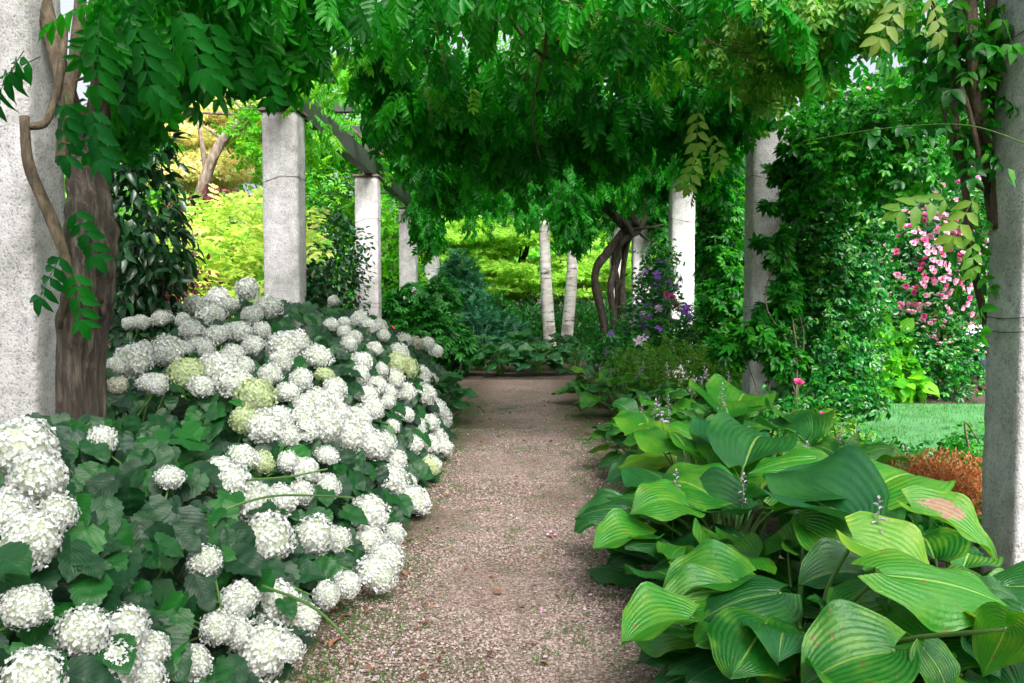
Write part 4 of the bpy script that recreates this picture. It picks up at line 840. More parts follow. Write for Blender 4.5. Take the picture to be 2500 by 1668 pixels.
climber('lime_climber', 'fresh green lobed vine growing up the front of the second right column', 'climber', (2.45, 8.3),
        [(tuple(at(px, py, Y=yy)), r_) for px, py, yy, r_ in ((1950, 470, 8.6, (.16, .2, .26)), (1905, 600, 8.6, (.08, .12, .16)), (1920, 720, 8.5, (.12, .15, .22)), (1860, 820, 8.4, (.20, .2, .14)), (1910, 880, 8.4, (.20, .15, .14)), (1790, 850, 8.6, (.18, .2, .16)), (1970, 380, 8.6, (.2, .2, .2)), (1900, 500, 8.7, (.14, .1, .05)), (1870, 590, 8.7, (.12, .1, .04)), (1880, 760, 8.6, (.16, .1, .08)), (1900, 640, 8.7, (.14, .1, .08)), (1905, 420, 8.8, (.10, .1, .10)))],
        1000, .13, 'climber', ivy5, 6, limit=280)
tcol = climber('purple_clematis', 'dark leaved clematis dotted with violet flowers in front of third right column', 'clematis', (1.7, 13),
        [(tuple(at(px, py, Y=yy)), r_) for px, py, yy, r_ in ((1600, 700, 13.2, (.30, .4, .36)), (1560, 790, 13, (.34, .4, .28)), (1620, 790, 12.8, (.50, .4, .36)), (1560, 850, 12.6, (.62, .45, .32)), (1690, 830, 12.2, (.45, .4, .3)), (1610, 640, 13.4, (.26, .3, .3)), (1500, 860, 12.8, (.28, .4, .2)))],
        3200, .12, 'rose_leaf', RT, 10, [clem, clem, cl2], .085, 80)
for px, py in ((1627, 722), (1640, 728), (1650, 745)): put('flower', rose_me, tcol, at(px, py, Y=12.5), frames((1, 0, .1), (0, -1, .4))[0], .07)
shrub('mixed_rose_shrub', 'airy small leaved rose shrub with yellowing leaves behind hostas', 'shrub', [(tuple(at(1640, 900, Y=10.8)), (.5, .4, .28)), (tuple(at(1730, 910, Y=10.2)), (.5, .4, .28)), (tuple(at(1560, 890, Y=11.2)), (.4, .3, .25))], 2600, .07, 'brownish', [sm], droop=.1)
# climber on second left column foot
climber('ivy', 'dark ivy climbing the right side of second left column foot', 'ivy', (-2.5, 9.9),
        [(tuple(at(775, 740, Y=9.8)), (.17, .2, .28)), (tuple(at(780, 820, Y=9.7)), (.2, .2, .3)), (tuple(at(765, 690, Y=9.8)), (.10, .15, .2))], 900, .085, 'dark', [star, leafB(.7)], 5, limit=200)
# pink climbing roses across the lawn, on the second pergola column
climber('pink_climbing_rose', 'tall rose covered in pink blooms beyond the lawn', 'climbing rose', (6.2, 12.7),
        [(tuple(at(px, py, Y=yy)), r_) for px, py, yy, r_ in ((2200, 700, 12.8, (.75, .5, .62)), (2290, 600, 12.8, (.75, .5, .7)), (2170, 560, 13, (.6, .5, .6)), (2330, 760, 12.6, (.6, .4, .6)), (2240, 860, 12.4, (.72, .4, .42)), (2330, 900, 12.3, (.35, .4, .4)), (2340, 470, 12.9, (.7, .5, .6)), (2200, 470, 13.2, (.6, .4, .5)), (2140, 640, 13, (.3, .3, .5)))],
        4200, .16, 'rose_leaf', RT, 9, [rose_pale, rose_pale, rose_pale, rose_me], .062, 290, fl_L=[(tuple(at(px, py, Y=12.4)), r_) for px, py, r_ in ((2240, 640, (.75, .5, .7)), (2300, 720, (.5, .4, .6)), (2340, 500, (.5, .4, .8)), (2200, 760, (.3, .4, .3)), (2270, 850, (.4, .3, .14)), (2140, 690, (.35, .3, .6)), (2330, 400, (.5, .4, .3)))])
shrub('light_leaf_shrub', 'light green broad leaved shrub left of the pink rose', 'shrub', [(tuple(at(2130, 880, Y=12.6)), (.45, .4, .5)), (tuple(at(2160, 930, Y=12.2)), (.5, .4, .28)), (tuple(at(2100, 820, Y=13)), (.3, .3, .4))], 900, .22, 'fresh', [leafB(.8)])
# trees closing the right side
for x, y, hh, r_, mt, lab in ((9.5, 19, 3.2, 2.6, 'mid', 'green tree behind the pink rose beyond the lawn'), (6.5, 24, 4.2, 2.6, 'fresh', 'light green tree seen above the beam at right'), (13, 16, 3.6, 2.8, 'mid', 'tree at far right beyond the lawn'), (4.2, 19.5, 3.2, 1.5, 'mid', 'green tree behind third right column')):
    tree('garden_tree', lab, 'tree', (x, y), [(x, y, 1.2), (x + .2, y, 2.2), (x, y, hh)], [.2, .16, .12, .08], [((x + rng.normal(0, r_ * .55), y + rng.normal(0, .8), max(1.0, hh + rng.normal(0, r_ * .5))), (r_ * .5, r_ * .45, r_ * .42)) for _ in range(11)], 8000, .18, mt, 'dark_bark', 10, [leafC(.7)], group='trees behind the garden')
hd = [((x, 15.6 + .5 * math.sin(x * 2), .8), (1.0, .6, 1.0)) for x in np.arange(3.2, 16, 1.4)]
h = foliage('right_hedge', None, hd, 12000, 0.13, M['mid'], [leafC(.65)], low=-.3); meta(h, 'green hedge behind the far path on the right', 'hedge', kind='stuff')

# low planting between hostas and lawn
for px, py, Y_, r_, lab, mt in ((2000, 1060, 6.6, (.36, .4, .16), 'low rose bush with reddish young leaves right of second column', 'brownish'), (2100, 1130, 5.9, (.36, .35, .13), 'low rose bush in front of the lawn edge', 'rose_leaf'), (2230, 1140, 5.6, (.36, .3, .10), 'sparse rose bush before the lawn left of nearest right column', 'rose_leaf'), (2385, 1100, 5.9, (.2, .3, .14), 'leafy rose shoot close to the nearest right column', 'climber'), (1930, 1010, 7.3, (.36, .3, .16), 'small leafy rose at the foot of second right column', 'rose_leaf')):
    c = at(px, py, Y=Y_)
    t = climber('low_rose_bush', lab, 'rose bush', (c[0], c[1]), [(tuple(c), r_), ((c[0], c[1], max(.2, c[2] - .2)), (r_[0] * .8, r_[1], .2))], 300, .10, mt, RT, 7, limit=200, group='low rose bushes before the lawn')
    if px in (2000, 1930):
        for k in range(9): put('flower', rose_me, t, at((1975 if px == 2000 else 1965) + rng.normal(0, 22), 1025 + rng.normal(0, 10), Y=6.3), frames((1, rng.normal(0, .3), .1), (0, -1, .6))[0], .032)
    if px == 1930:
        p = at(1950, 938, Y=6.6); put('flower', rose_me, t, p, frames((1, 0, .1), (0, -.7, 1))[0], .055)
        part('flower_stem', [tubeT([at(1938, 1120, Y=6.7), at(1945, 1000, Y=6.6), p], [.004, .003], 5, 8)], M['stalk'], t)
rp = thing('rusty_astilbe', 'rust brown feathery plant in front of nearest right column', 'plant', tuple(np.append(at(2290, 1150, Y=5.2)[:2], 0)))
PB = at(2290, 1160, Y=5.2); S = []
for k in range(60):
    a = rng.random() * 6.28; r0 = rng.random() ** .6
    S.append(tubeT([(PB[0] + .05 * math.cos(a), PB[1] + .05 * math.sin(a), 0), (PB[0] + .2 * r0 * math.cos(a), PB[1] + .15 * r0 * math.sin(a), .22), (PB[0] + .36 * r0 * math.cos(a), PB[1] + .25 * r0 * math.sin(a), .42 + rng.normal(0, .03))], [.003, .002], 4, 6))
part('stems', S, M['litter'], rp)
foliage('plumes', rp, [((PB[0], PB[1], .38), (.34, .25, .12)), ((PB[0] - .1, PB[1], .3), (.3, .2, .12)), ((PB[0] + .12, PB[1] - .05, .28), (.28, .2, .12))], 9000, .028, M['rust'], [leafC(.35)], droop=-.6, shell=.5)

# ------------------------------------------------------------------ hydrangeas
RY = [0.5, 1.8, 2.6, 3.4, 4.4, 6.0, 7.6, 9.0, 10.5, 12.5, 14]
RZ = [0.9, 1.0, 1.08, .96, .92, 1.22, 1.42, 1.42, 1.22, .86, .5]
def xe(y): return np.interp(y, [1, 2.6, 3.3, 3.9, 4.7, 8, 13], [-.98, -.98, -.98, -1.0, -.80, -.78, -1.12])
def hyd_h(x, y):
    t = xe(y) - x; r_ = np.interp(y, RY, RZ)
    return np.where(t > 0, .10 + (r_ - .10) * (1 - np.exp(-np.maximum(t, 0) / .36)), -1.0)
def hit(px, py):
    d = ray(px, py)
    for Y in np.arange(1.5, 14.5, .02):
        x = d[0] * Y; z = CAM_H + d[2] * Y
        if z < hyd_h(x, Y): return np.array([x, Y, z])
        if z < 0.12 and x < xe(Y) + .3: return np.array([x, Y, .14])
    Yb = min(np.arange(2, 13.5, .05), key=lambda Y: abs((CAM_H + d[2] * Y) - hyd_h(d[0] * Y, Y)))
    return np.array([d[0] * Yb, Yb, CAM_H + d[2] * Yb])
def head_t(seed, n=330, sq=.86):
    r_ = np.random.default_rng(seed); i = np.arange(n) + .5; ph = np.arccos(1 - 1.82 * i / n); th = i * 2.39996
    d = np.stack([np.sin(ph) * np.cos(th), np.sin(ph) * np.sin(th), np.cos(ph)], 1) + r_.normal(0, .03, (n, 3)); d = unit(d)
    lump = 1 + .10 * np.sin(d[:, 0] * 5 + seed) * np.sin(d[:, 1] * 4 + seed) + .06 * np.sin(d[:, 2] * 8 + seed)
    V, F, U = [], [], []
    for k in range(n):
        c = d[k] * lump[k] * r_.uniform(.84, 1.03) * np.array([1, 1, sq]); nn = unit(d[k] + r_.normal(0, .45, 3)); a = unit(np.cross(nn, r_.normal(0, 1, 3))); b = np.cross(nn, a); s = r_.uniform(.062, .095)
        for q in range(4):
            e = [(a, b), (b, -a), (-a, -b), (-b, a)][q]; base = len(V)
            pd = (e[0] + e[1]) * .7071; pt = (e[0] - e[1]) * .7071
            V += [c, c + s * (pd * .55 + pt * .52) + nn * s * .10, c + s * pd * 1.12 + nn * s * .22, c + s * (pd * .55 - pt * .52) + nn * s * .10]
            F.append([base, base + 1, base + 2, base + 3]); U += [(0, 0)] * 4
    # core
    base = len(V)
    t = T(V, F, U); rr = np.repeat(r_.random(n), 16)
    return t, rr
def core_t(sq=.86):
    V, F = [], []
    for j in range(9):
        ph = .05 + 2.5 * j / 8
        for i in range(14): th = 2 * math.pi * i / 14; V.append((.84 * math.sin(ph) * math.cos(th), .84 * math.sin(ph) * math.sin(th), .84 * sq * math.cos(ph)))
    F = [[j * 14 + i, (j + 1) * 14 + i, (j + 1) * 14 + (i + 1) % 14, j * 14 + (i + 1) % 14] for j in range(8) for i in range(14)] + [list(range(14))]
    return T(V, F)
def head_mesh(seed, mat, n=640):
    t, rr = head_t(seed, n); c = core_t(); V = np.vstack([t.V, c.V]); F = t.F + [[i + len(t.V) for i in f] for f in c.F]
    me = mesh('flower_head', V, F, mat, False, rnd=np.concatenate([rr, np.zeros(len(c.V))])); me.materials.append(M['dirty_core'])
    mi = np.zeros(len(F), np.int32); mi[len(t.F):] = 1; me.polygons.foreach_set('material_index', mi); return me
heads_w = [head_mesh(s, M['petal']) for s in range(5)]; head_tired = head_mesh(41, M['petal_old']); heads_g = [head_mesh(s + 20, M['petal_g']) for s in range(2)]
HEADS = """45,1035,165 88,1100,120 12,1175,110 70,1240,125 60,1392,92 190,1450,112 282,1448,112 262,1532,112 75,1562,140 85,915,60 600,1508,165 662,1500,70
632,1388,125 668,1430,70 548,1378,85 540,1450,70 612,1235,122 585,1155,92 640,1148,80 530,1108,85 505,1075,60 558,1050,72 718,1230,92 772,1240,66 750,1378,62 797,1352,36
866,1325,82 888,1290,78 850,1250,70 847,1180,88 752,1115,60 750,1045,50 952,1155,72 898,1098,74 700,1080,60 908,1055,52 986,1078,46 852,1022,84 797,1000,84 745,978,92
730,930,78 640,962,66 605,980,90 588,912,84 540,880,86 500,852,80 430,860,80 462,888,60 360,882,50 305,830,95 385,806,76 345,880,58 265,842,50 250,680,30 371,731,52
325,740,30 298,742,26 486,725,80 450,706,56 501,690,54 567,665,70 614,706,60 577,724,50 440,760,55 495,770,56 545,762,60 580,792,50 535,812,50 518,834,60 650,800,70
680,786,60 645,830,50 730,820,65 690,872,50 745,860,44 770,890,56 755,922,66 830,830,50 826,862,44 842,905,52 856,940,54 866,885,44 915,810,46 925,781,36 955,790,34
980,790,34 1000,805,34 910,835,50 936,845,48 965,860,48 905,870,46 890,900,44 930,900,44 975,905,48 1000,940,48 1012,962,48 985,970,50 955,980,44 945,1020,48 985,1020,54
1006,1008,48 1020,1032,40 990,1075,44 900,980,34 875,850,34 860,800,34 800,790,36 790,740,28 765,690,24 825,735,40 845,748,42 870,750,34 790,762,30 815,775,30 880,770,30
760,745,28 1008,890,34 990,870,30 890,922,38 1000,1000,44 930,950,44 835,990,48 880,1015,56 820,960,58 700,930,58 690,962,58 660,1000,58 560,965,60 450,790,40 470,800,44
620,860,50 660,900,56 700,990,60 780,950,50 930,1110,50 620,1150,60 480,830,44 330,800,40 420,735,36 530,700,36 600,760,46 390,1095,30 600,1060,50 660,1060,44 905,1235,44
470,1290,62 235,1010,52 345,1490,66 445,1520,60 330,1560,70 500,1440,50 700,1430,44 420,800,36 560,840,44 690,1130,40 270,885,40 130,1180,50""".split()
GREEN = {(560, 965), (455, 1490), (745, 860), (910, 835), (588, 912), (430, 860), (936, 845), (300, 705)}
CY = [2.0, 3.2, 4.6, 6.2, 8.0, 10.0, 12.0]
HL = ['hydrangea bush nearest the camera at the left edge with large white heads', 'hydrangea bush with dark leaves and bare green stems in the left foreground', 'white hydrangea bush in front of the thick vine trunk', 'hydrangea bush leaning out over the path edge, packed with white heads', 'tallest white hydrangea bush around the foot of second left column',
      'rounded white hydrangea bush between second and third left columns', 'farthest white hydrangea bush beside the hosta clump']
bush = [thing('hydrangea_bush', HL[k], 'hydrangea', (-1.7 if y > 3 else -1.5, y, 0), 'white hydrangea bushes left of the path') for k, y in enumerate(CY)]
def bush_of(y): return int(np.argmin([abs(y - c) for c in CY]))
HP = []
stemT = [[] for _ in CY]
for s_ in HEADS:
    a, b, d = map(float, s_.split(',')); p = hit(a * 1.064, b * 1.064); D_ = d * 1.064 / F_PX * p[1]; D_ = min(max(D_ * 1.07, .12), .235)
    k = bush_of(p[1]); tired = rng.random() < .03; g = any(abs(a - x) < 6 and abs(b - y) < 6 for x, y in GREEN) or rng.random() < .02
    t = xe(p[1]) - p[0]; out = unit([.7 * math.exp(-max(t, 0) / .5) + rng.normal(0, .2), -.25 + rng.normal(0, .25), 1.0])
    ctr = p.copy(); ctr[2] = max(ctr[2], D_ * .46)
    me = (heads_g if g else heads_w)[int(rng.integers(2 if g else 5))]
    o = put('flower_head', me, bush[k], ctr, frames(unit(np.cross(out, rng.normal(0, 1, 3))), out)[0], (D_ / 2 * rng.uniform(.88, 1.12), D_ / 2, D_ / 2 * rng.uniform(.82, 1.25)))
    if tired and not g: o.data = head_tired; o['label'] = 'fading cream flower head with browned florets'
    if g: o['label'] = 'greenish young flower head'
    HP.append(ctr); root = np.array([min(-1.5, ctr[0] - .3) + rng.normal(0, .15), ctr[1] + rng.normal(0, .25), 0.0]); mid = root * .4 + ctr * .6; mid[2] += .12
    stemT[k].append(tubeT([root, mid, ctr - out * D_ * .3], [.006, .005, .004], 5, 9))
HP = np.array(HP)
HLF = [grid_leaf('hyd', s, 8, 15) for s in range(6)]; hlf_me = [t.mesh('leaf', M['hyd']) for t in HLF]
# surface leaves: placed where the bush skin is, kept clear of the flower heads
cand_P, cand_D = [], []
while len(cand_P) < 3000:
    y = 1.2 + 12.6 * rng.random() ** 1.25; t = rng.exponential(.75) if rng.random() < .75 else rng.uniform(0, 2.6); x = xe(y) - t + .02
    if x < -3.6 or (x < -2.3 and y < 4.9): continue
    h = float(hyd_h(x, y)); z = h - abs(rng.normal(0, .05)) if rng.random() < .62 else h - rng.uniform(0, .35)
    if z < .06: z = rng.uniform(.06, .25)
    p = np.array([x, y, z])
    v = p - np.array([0, 0, CAM_H]); dd = v / np.linalg.norm(v); L_ = np.linalg.norm(v)
    w_ = HP - np.array([0, 0, CAM_H]); al = w_ @ dd; off = np.linalg.norm(w_ - al[:, None] * dd, axis=1)
    if ((off < .085) & (al > L_ - .05)).any() and rng.random() < .72: continue
    cand_P.append(p); s_ = math.exp(-t / .45)
    cand_D.append(unit([.7 * s_ + rng.normal(0, .5), -.5 + rng.normal(0, .5), -.85 + rng.normal(0, .4)]))
P = np.array(cand_P); D = np.array(cand_D); Rm = frames(D, np.stack([.35 + rng.normal(0, .45, len(P)), -.75 + rng.normal(0, .4, len(P)), np.ones(len(P))], 1)); S = rng.uniform(.085, .175, len(P)) * np.where(P[:, 1] < 4.2, 1.1, 1.0)
kb = np.array([bush_of(p[1]) for p in P])
for k in range(len(CY)):
    ix = np.where(kb == k)[0]
    leafy(bush[k], P[ix], Rm[ix], S[ix], hlf_me, HLF, M['hyd'], 210)
    # shaded inner leaves
    m = 520; y = rng.uniform(CY[k] - 1.0, CY[k] + 1.0, m); t = rng.uniform(.05, 2.4, m); x = xe(y) - t; h = hyd_h(x, y); z = np.maximum(.05, h * rng.uniform(.15, .85, m) - .05); ok = ~((x < -2.25) & (y < 4.9))
    Q = np.stack([x, y, z], 1)[ok]; dn = unit(rng.normal(0, 1, (len(Q), 3)) + [.3, -.4, -.5])
    o = link('inner_leaves', scatter('inner_leaves', [leafA(.75, .1, .15)], Q, frames(dn, [.2, -.4, 1]), rng.uniform(.09, .15, len(Q)), M['hyd'], bush[k].location), bush[k]); o['kind'] = 'stuff'
    part('stems', stemT[k], M['stalk'], bush[k])
# long bare stems crossing the foreground bush
for pl in ([(460, 1290, .5), (560, 1240, .55), (660, 1212, .6), (760, 1210, .62), (860, 1215, .65)], [(430, 1220, .55), (550, 1130, .62), (640, 1060, .66), (740, 990, .7)], [(440, 1240, .5), (560, 1180, .6), (700, 1165, .66), (800, 1145, .7)], [(380, 1420, .35), (440, 1330, .45), (480, 1280, .5)], [(640, 1430, .4), (760, 1480, .4), (860, 1570, .35)], [(400, 1130, .6), (480, 1080, .66), (600, 990, .75), (700, 930, .85)]):
    pts = [];
    for a, b, z in pl: pts.append(at(a * 1.0, b * 1.0, z=z))
    part('stem', [tubeT(pts, [.006, .0055, .004], 6, 18)], M['stalk'], bush[1])

# ------------------------------------------------------------------ hostas
HO = [grid_leaf('hosta', s, 22, 16) for s in range(8)]
ho_me = [t.mesh('leaf', M['hosta']) for t in HO]; ho_dk = [t.mesh('leaf', M['hosta_dark']) for t in HO]; ho_li = [t.mesh('leaf', M['hosta_lime']) for t in HO]; ho_br = HO[2].mesh('leaf', M['hosta_burnt'])
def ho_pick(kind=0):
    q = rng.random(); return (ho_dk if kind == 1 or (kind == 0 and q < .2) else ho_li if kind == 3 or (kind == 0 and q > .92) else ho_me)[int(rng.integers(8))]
def spike_t(seed, mat):
    r_ = np.random.default_rng(seed); ts = [tubeT([(0, 0, 0), (0.01, 0, .4), (.03, 0, .75)], [.006, .004, .003], 5, 8)]
    return joinT(ts)
def bells(seed):
    r_ = np.random.default_rng(seed); ts = []
    for k in range(12):
        a = k * 2.4; h = .62 + .2 * k / 12; ts.append(xf(leafB(.5, .5, .1), (.03, 0, h), (math.cos(a), math.sin(a), -.4 + .1 * k), (0, 0, 1), .045 - .0015 * k))
    return joinT(ts)
spk = spike_t(0, None).mesh('flower_stalk', M['stalk']); bel = [bells(s).mesh('flowers', M['lilac']) for s in range(2)]
def hosta(label, c, n, rad, h, L, dark=False, flowers=0, hole=None, group='hosta clumps along the path'):
    t = thing('hosta_plant', label, 'hosta', (c[0], c[1], 0), group); st = []
    for k in range(n):
        f = (k + .5) / n; a = k * 2.39996 + rng.normal(0, .2); r0 = rad * math.sqrt(f) * rng.uniform(.8, 1.1)
        zz = h * (1 - .62 * f ** 1.3) + rng.normal(0, .03); b = np.array([c[0] + r0 * .62 * math.cos(a), c[1] + r0 * .62 * math.sin(a), max(.07, zz)])
        if hole and hole(b): continue
        D = np.array([math.cos(a), math.sin(a), .25 - .75 * f + rng.normal(0, .12)]); s = L * rng.uniform(.75, 1.15) * (.75 + .3 * f)
        tip = b + unit(D) * s
        if tip[2] < .03: D[2] += (.03 - tip[2]) / s
        put('leaf', ho_pick(1 if dark else 0), t, b, frames(D, (rng.normal(0, .25), -.25 + rng.normal(0, .25), 1))[0], s)
        st.append(tubeT([(c[0] + .05 * math.cos(a), c[1] + .05 * math.sin(a), 0), ((c[0] + b[0]) / 2, (c[1] + b[1]) / 2, b[2] * .65), tuple(b)], [.009, .007, .004], 6, 7))
    if st: part('stalks', st, M['stalk'], t)
    for k in range(flowers):
        a = rng.random() * 6.28; p = np.array([c[0] + rad * .4 * math.cos(a), c[1] + rad * .4 * math.sin(a), h * .4])
        D = unit([rng.normal(0, .3), rng.normal(0, .3), 1]); Rf = frames(np.cross(D, (1, 0, 0)), D)[0]; s = rng.uniform(.6, .85) * (1.0 if h > .5 else .8)
        o = put('flower_stalk', spk, t, p, Rf, s); q = link('flowers', bel[k % 2], o)
    return t
# clumps from the camera outward
far_hostas = [((1.15, 5.6), 26, .62, .56, .34, 3, 'hosta clump with quilted leaves beside the rose bush, middle of the right bed'), ((1.95, 5.2), 18, .5, .5, .32, 2, 'hosta clump at the back of the right bed near the low roses'), ((.95, 7.0), 24, .55, .46, .26, 3, 'hosta clump with narrow spotted leaves hanging over the path edge'), ((1.55, 7.0), 24, .55, .55, .30, 3, 'upright hosta clump in front of second right column'), ((1.3, 8.5), 22, .55, .52, .28, 3, 'hosta clump just beyond second right column'),
              ((1.15, 10.3), 24, .55, .46, .28, 4, 'spreading hosta clump before the purple clematis'), ((.95, 11.6), 24, .5, .42, .28, 3, 'far bright hosta clump on the right, close to path end'), ((1.5, 11.9), 20, .5, .48, .28, 3, 'hosta clump tucked under the clematis')]
for c, n, rd, h, L, fl, lab in far_hostas: hosta(lab, c, n, rd, h, L, False, fl)
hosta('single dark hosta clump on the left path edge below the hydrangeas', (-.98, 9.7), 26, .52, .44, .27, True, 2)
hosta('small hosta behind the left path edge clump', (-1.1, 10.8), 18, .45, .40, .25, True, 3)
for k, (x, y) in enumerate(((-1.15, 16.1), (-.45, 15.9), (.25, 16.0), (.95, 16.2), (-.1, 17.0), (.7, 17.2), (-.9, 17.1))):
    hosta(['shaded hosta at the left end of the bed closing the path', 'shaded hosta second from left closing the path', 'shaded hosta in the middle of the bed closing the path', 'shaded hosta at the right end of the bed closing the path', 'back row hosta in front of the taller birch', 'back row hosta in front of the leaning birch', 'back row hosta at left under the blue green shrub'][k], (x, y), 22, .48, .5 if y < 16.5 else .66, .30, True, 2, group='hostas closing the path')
# the foreground clumps, leaf by leaf
def Z(X, Y_): return (1350 + X / 2.0417, 900 + Y_ / 2.0417)
FG = [ # base(x,y,z) tip(x,y,z) in zoomed photo coordinates, width factor, roll
 ((1130, 1110, .42), (690, 1270, .34), 1.15, -.3, 0), ((740, 1250, .30), (372, 1330, .16), 1.35, .1, 0), ((985, 1000, .42), (560, 950, .36), 1.15, .2, 0), ((590, 1000, .22), (368, 960, .13), 1.4, .3, 1), ((400, 1020, .06), (140, 1000, .03), 1.0, .2, 1),
 ((380, 745, .26), (84, 825, .13), 1.0, -.6, 0), ((640, 600, .42), (360, 480, .46), 1.2, .4, 0), ((840, 655, .46), (442, 625, .40), .9, .2, 0), ((940, 720, .42), (530, 740, .32), .85, -.1, 0), ((680, 400, .58), (440, 290, .58), 1.3, .5, 0),
 ((1500, 760, .60), (965, 655, .56), 1.15, .1, 0), ((1310, 440, .68), (945, 530, .60), 1.0, -.2, 0), ((1480, 640, .66), (1225, 520, .64), 1.5, .3, 0), ((1520, 640, .62), (1900, 610, .56), .85, .2, 0), ((1790, 690, .66), (2240, 980, .48), .95, .2, 2),
 ((1250, 780, .56), (1540, 1080, .36), 1.2, -.2, 0), ((1500, 850, .62), (1960, 1220, .40), 1.15, .1, 0), ((1650, 1010, .60), (2325, 1200, .46), .85, -.4, 0), ((1700, 1400, .42), (1200, 1600, .30), 1.3, .2, 0), ((1850, 1390, .44), (1980, 1680, .30), 1.25, .1, 0),
 ((1150, 1340, .24), (850, 1540, .07), 1.1, .1, 1), ((2260, 1290, .60), (2130, 1560, .40), .9, .2, 0), ((950, 480, .58), (1090, 350, .62), 1.1, -.4, 0), ((880, 420, .56), (820, 250, .64), 1.0, .3, 0), ((880, 240, .60), (720, 140, .60), 1.3, .2, 0), ((900, 220, .60), (1000, 130, .66), 1.2, -.2, 0),
 ((780, 500, .50), (620, 400, .52), .9, .2, 0), ((800, 560, .42), (570, 540, .42), 1.0, .2, 0), ((640, 1080, .28), (430, 1040, .20), 1.2, .2, 1), ((480, 300, .54), (410, 140, .58), 1.2, .3, 0), ((1100, 300, .60), (1280, 380, .56), 1.1, 0, 0), ((1180, 260, .6), (1300, 420, .5), .9, .1, 0), ((2100, 1090, .5), (2348, 1180, .46), 1.0, 0, 1),
 ((1150, 1540, .26), (1000, 1700, .12), 1.1, .1, 0), ((1500, 1480, .3), (1350, 1680, .2), 1.2, .1, 1), ((940, 560, .5), (800, 480, .5), 1.1, 0, 0), ((1000, 900, .3), (860, 780, .3), 1.0, .1, 1), ((1500, 1250, .22), (1350, 1120, .2), 1.0, .1, 1), ((2080, 1350, .4), (2240, 1568, .3), 1.1, .1, 1)]
crowns = [((.98, 3.05), 'large ribbed hosta in the right foreground with yellow green leaf margins'), ((1.55, 3.1), 'large hosta in the bottom right corner whose one leaf has a brown patch'), ((1.0, 4.15), 'hosta clump in the right bed with leaves spilling onto the gravel')]
cp = [thing('hosta_plant', lab, 'hosta', (c[0], c[1], 0), 'hosta clumps along the path') for c, lab in crowns]; cst = [[], [], []]
for (b, t_, wf, roll, kind) in FG:
    B = at(*Z(b[0], b[1]), z=b[2]); Tp = at(*Z(t_[0], t_[1]), z=t_[2]); L = float(np.linalg.norm(Tp - B)); L = min(L, .62)
    k = int(np.argmin([math.hypot(B[0] - c[0], B[1] - c[1]) for c, _ in crowns]))
    d = unit(Tp - B); me = ho_br if kind == 2 else ho_pick(kind)
    up = np.array([roll * .6, -.45, 1.0])
    L *= .93; o = put('leaf', me, cp[k], B, frames(d, up)[0], (L * .86 * wf, L, L))
    if kind == 2: o['label'] = 'leaf with a large brown dead patch'; BROWN = (o, B, Tp)
    c = crowns[k][0]; cst[k].append(tubeT([(c[0] + rng.normal(0, .05), c[1] + rng.normal(0, .05), 0), ((c[0] + B[0]) / 2, (c[1] + B[1]) / 2, B[2] * .62), tuple(B + np.array([0, 0, -.004]))], [.012, .009, .006], 8, 10))
for k in range(3):
    c = crowns[k][0]
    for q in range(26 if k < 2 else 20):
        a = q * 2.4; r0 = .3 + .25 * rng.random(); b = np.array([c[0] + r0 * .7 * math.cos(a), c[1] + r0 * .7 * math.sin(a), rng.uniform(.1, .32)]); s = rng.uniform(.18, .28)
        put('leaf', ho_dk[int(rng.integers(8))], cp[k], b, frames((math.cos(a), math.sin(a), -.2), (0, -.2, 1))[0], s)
        cst[k].append(tubeT([(c[0], c[1], 0), ((c[0] + b[0]) / 2, (c[1] + b[1]) / 2, b[2] * .7), tuple(b)], [.009, .007, .004], 6, 7))
    for q in range(26):
        a = q * 2.4 + 1; r0 = .18 + .36 * rng.random(); b = np.array([c[0] + r0 * math.cos(a), c[1] + r0 * math.sin(a), rng.uniform(.28, .46)]); s = rng.uniform(.22, .32)
        put('leaf', ho_pick(0), cp[k], b, frames((math.cos(a), math.sin(a), -.15 + rng.normal(0, .2)), (rng.normal(0, .3), -.4, 1))[0], s)
        cst[k].append(tubeT([(c[0], c[1], 0), ((c[0] + b[0]) / 2, (c[1] + b[1]) / 2, b[2] * .7), tuple(b)], [.010, .008, .005], 6, 7))
    part('stalks', cst[k], M['stalk'], cp[k])
for px, py, z0, s in ((1640, 1180, .6, 1), (1960, 1110, .7, 1), (1805, 1190, .6, 1), (2130, 1260, .75, 1), (1560, 1010, .6, 1), (1625, 985, .62, 1)):
    p = at(px, py, z=z0 - .06); k = 2 if p[1] > 3.8 else 0
    o = put('flower_stalk', spk, cp[k], p - np.array([0, 0, .52]), frames((0, 1, 0), (0, 0, 1))[0], .72); link('flowers', bel[0], o)

# ------------------------------------------------------------------ small things
# red round backed chair behind the hydrangeas
rc = at(945, 800, Y=14.2)
ch = thing('red_chair', 'red round backed garden chair half hidden behind white hydrangeas', 'chair', (rc[0] - .05, 14.3, 0))
cx, cy = rc[0] - .05, 14.3
arc = [(cx - .24 * math.cos(a), cy + .02, .62 + .38 * math.sin(a)) for a in np.linspace(-.3, math.pi + .3, 14)]
part('backrest', [tubeT(arc, [.02, .02], 8, 30)] + [boxT(cx - .20, cx + .20, cy + .005, cy + .02, .55, .78, .005)], M['red'], ch)
part('seat', boxT(cx - .24, cx + .24, cy - .44, cy - .02, .43, .46, .01), M['red'], ch)
for sx, sy in ((-1, 0), (1, 0), (-1, -1), (1, -1)): part('leg', tubeT([(cx + sx * .2, cy - .05 + sy * .34, .43), (cx + sx * .23, cy - .03 + sy * .4, 0)], [.014, .012], 8, 4), M['red'], ch)

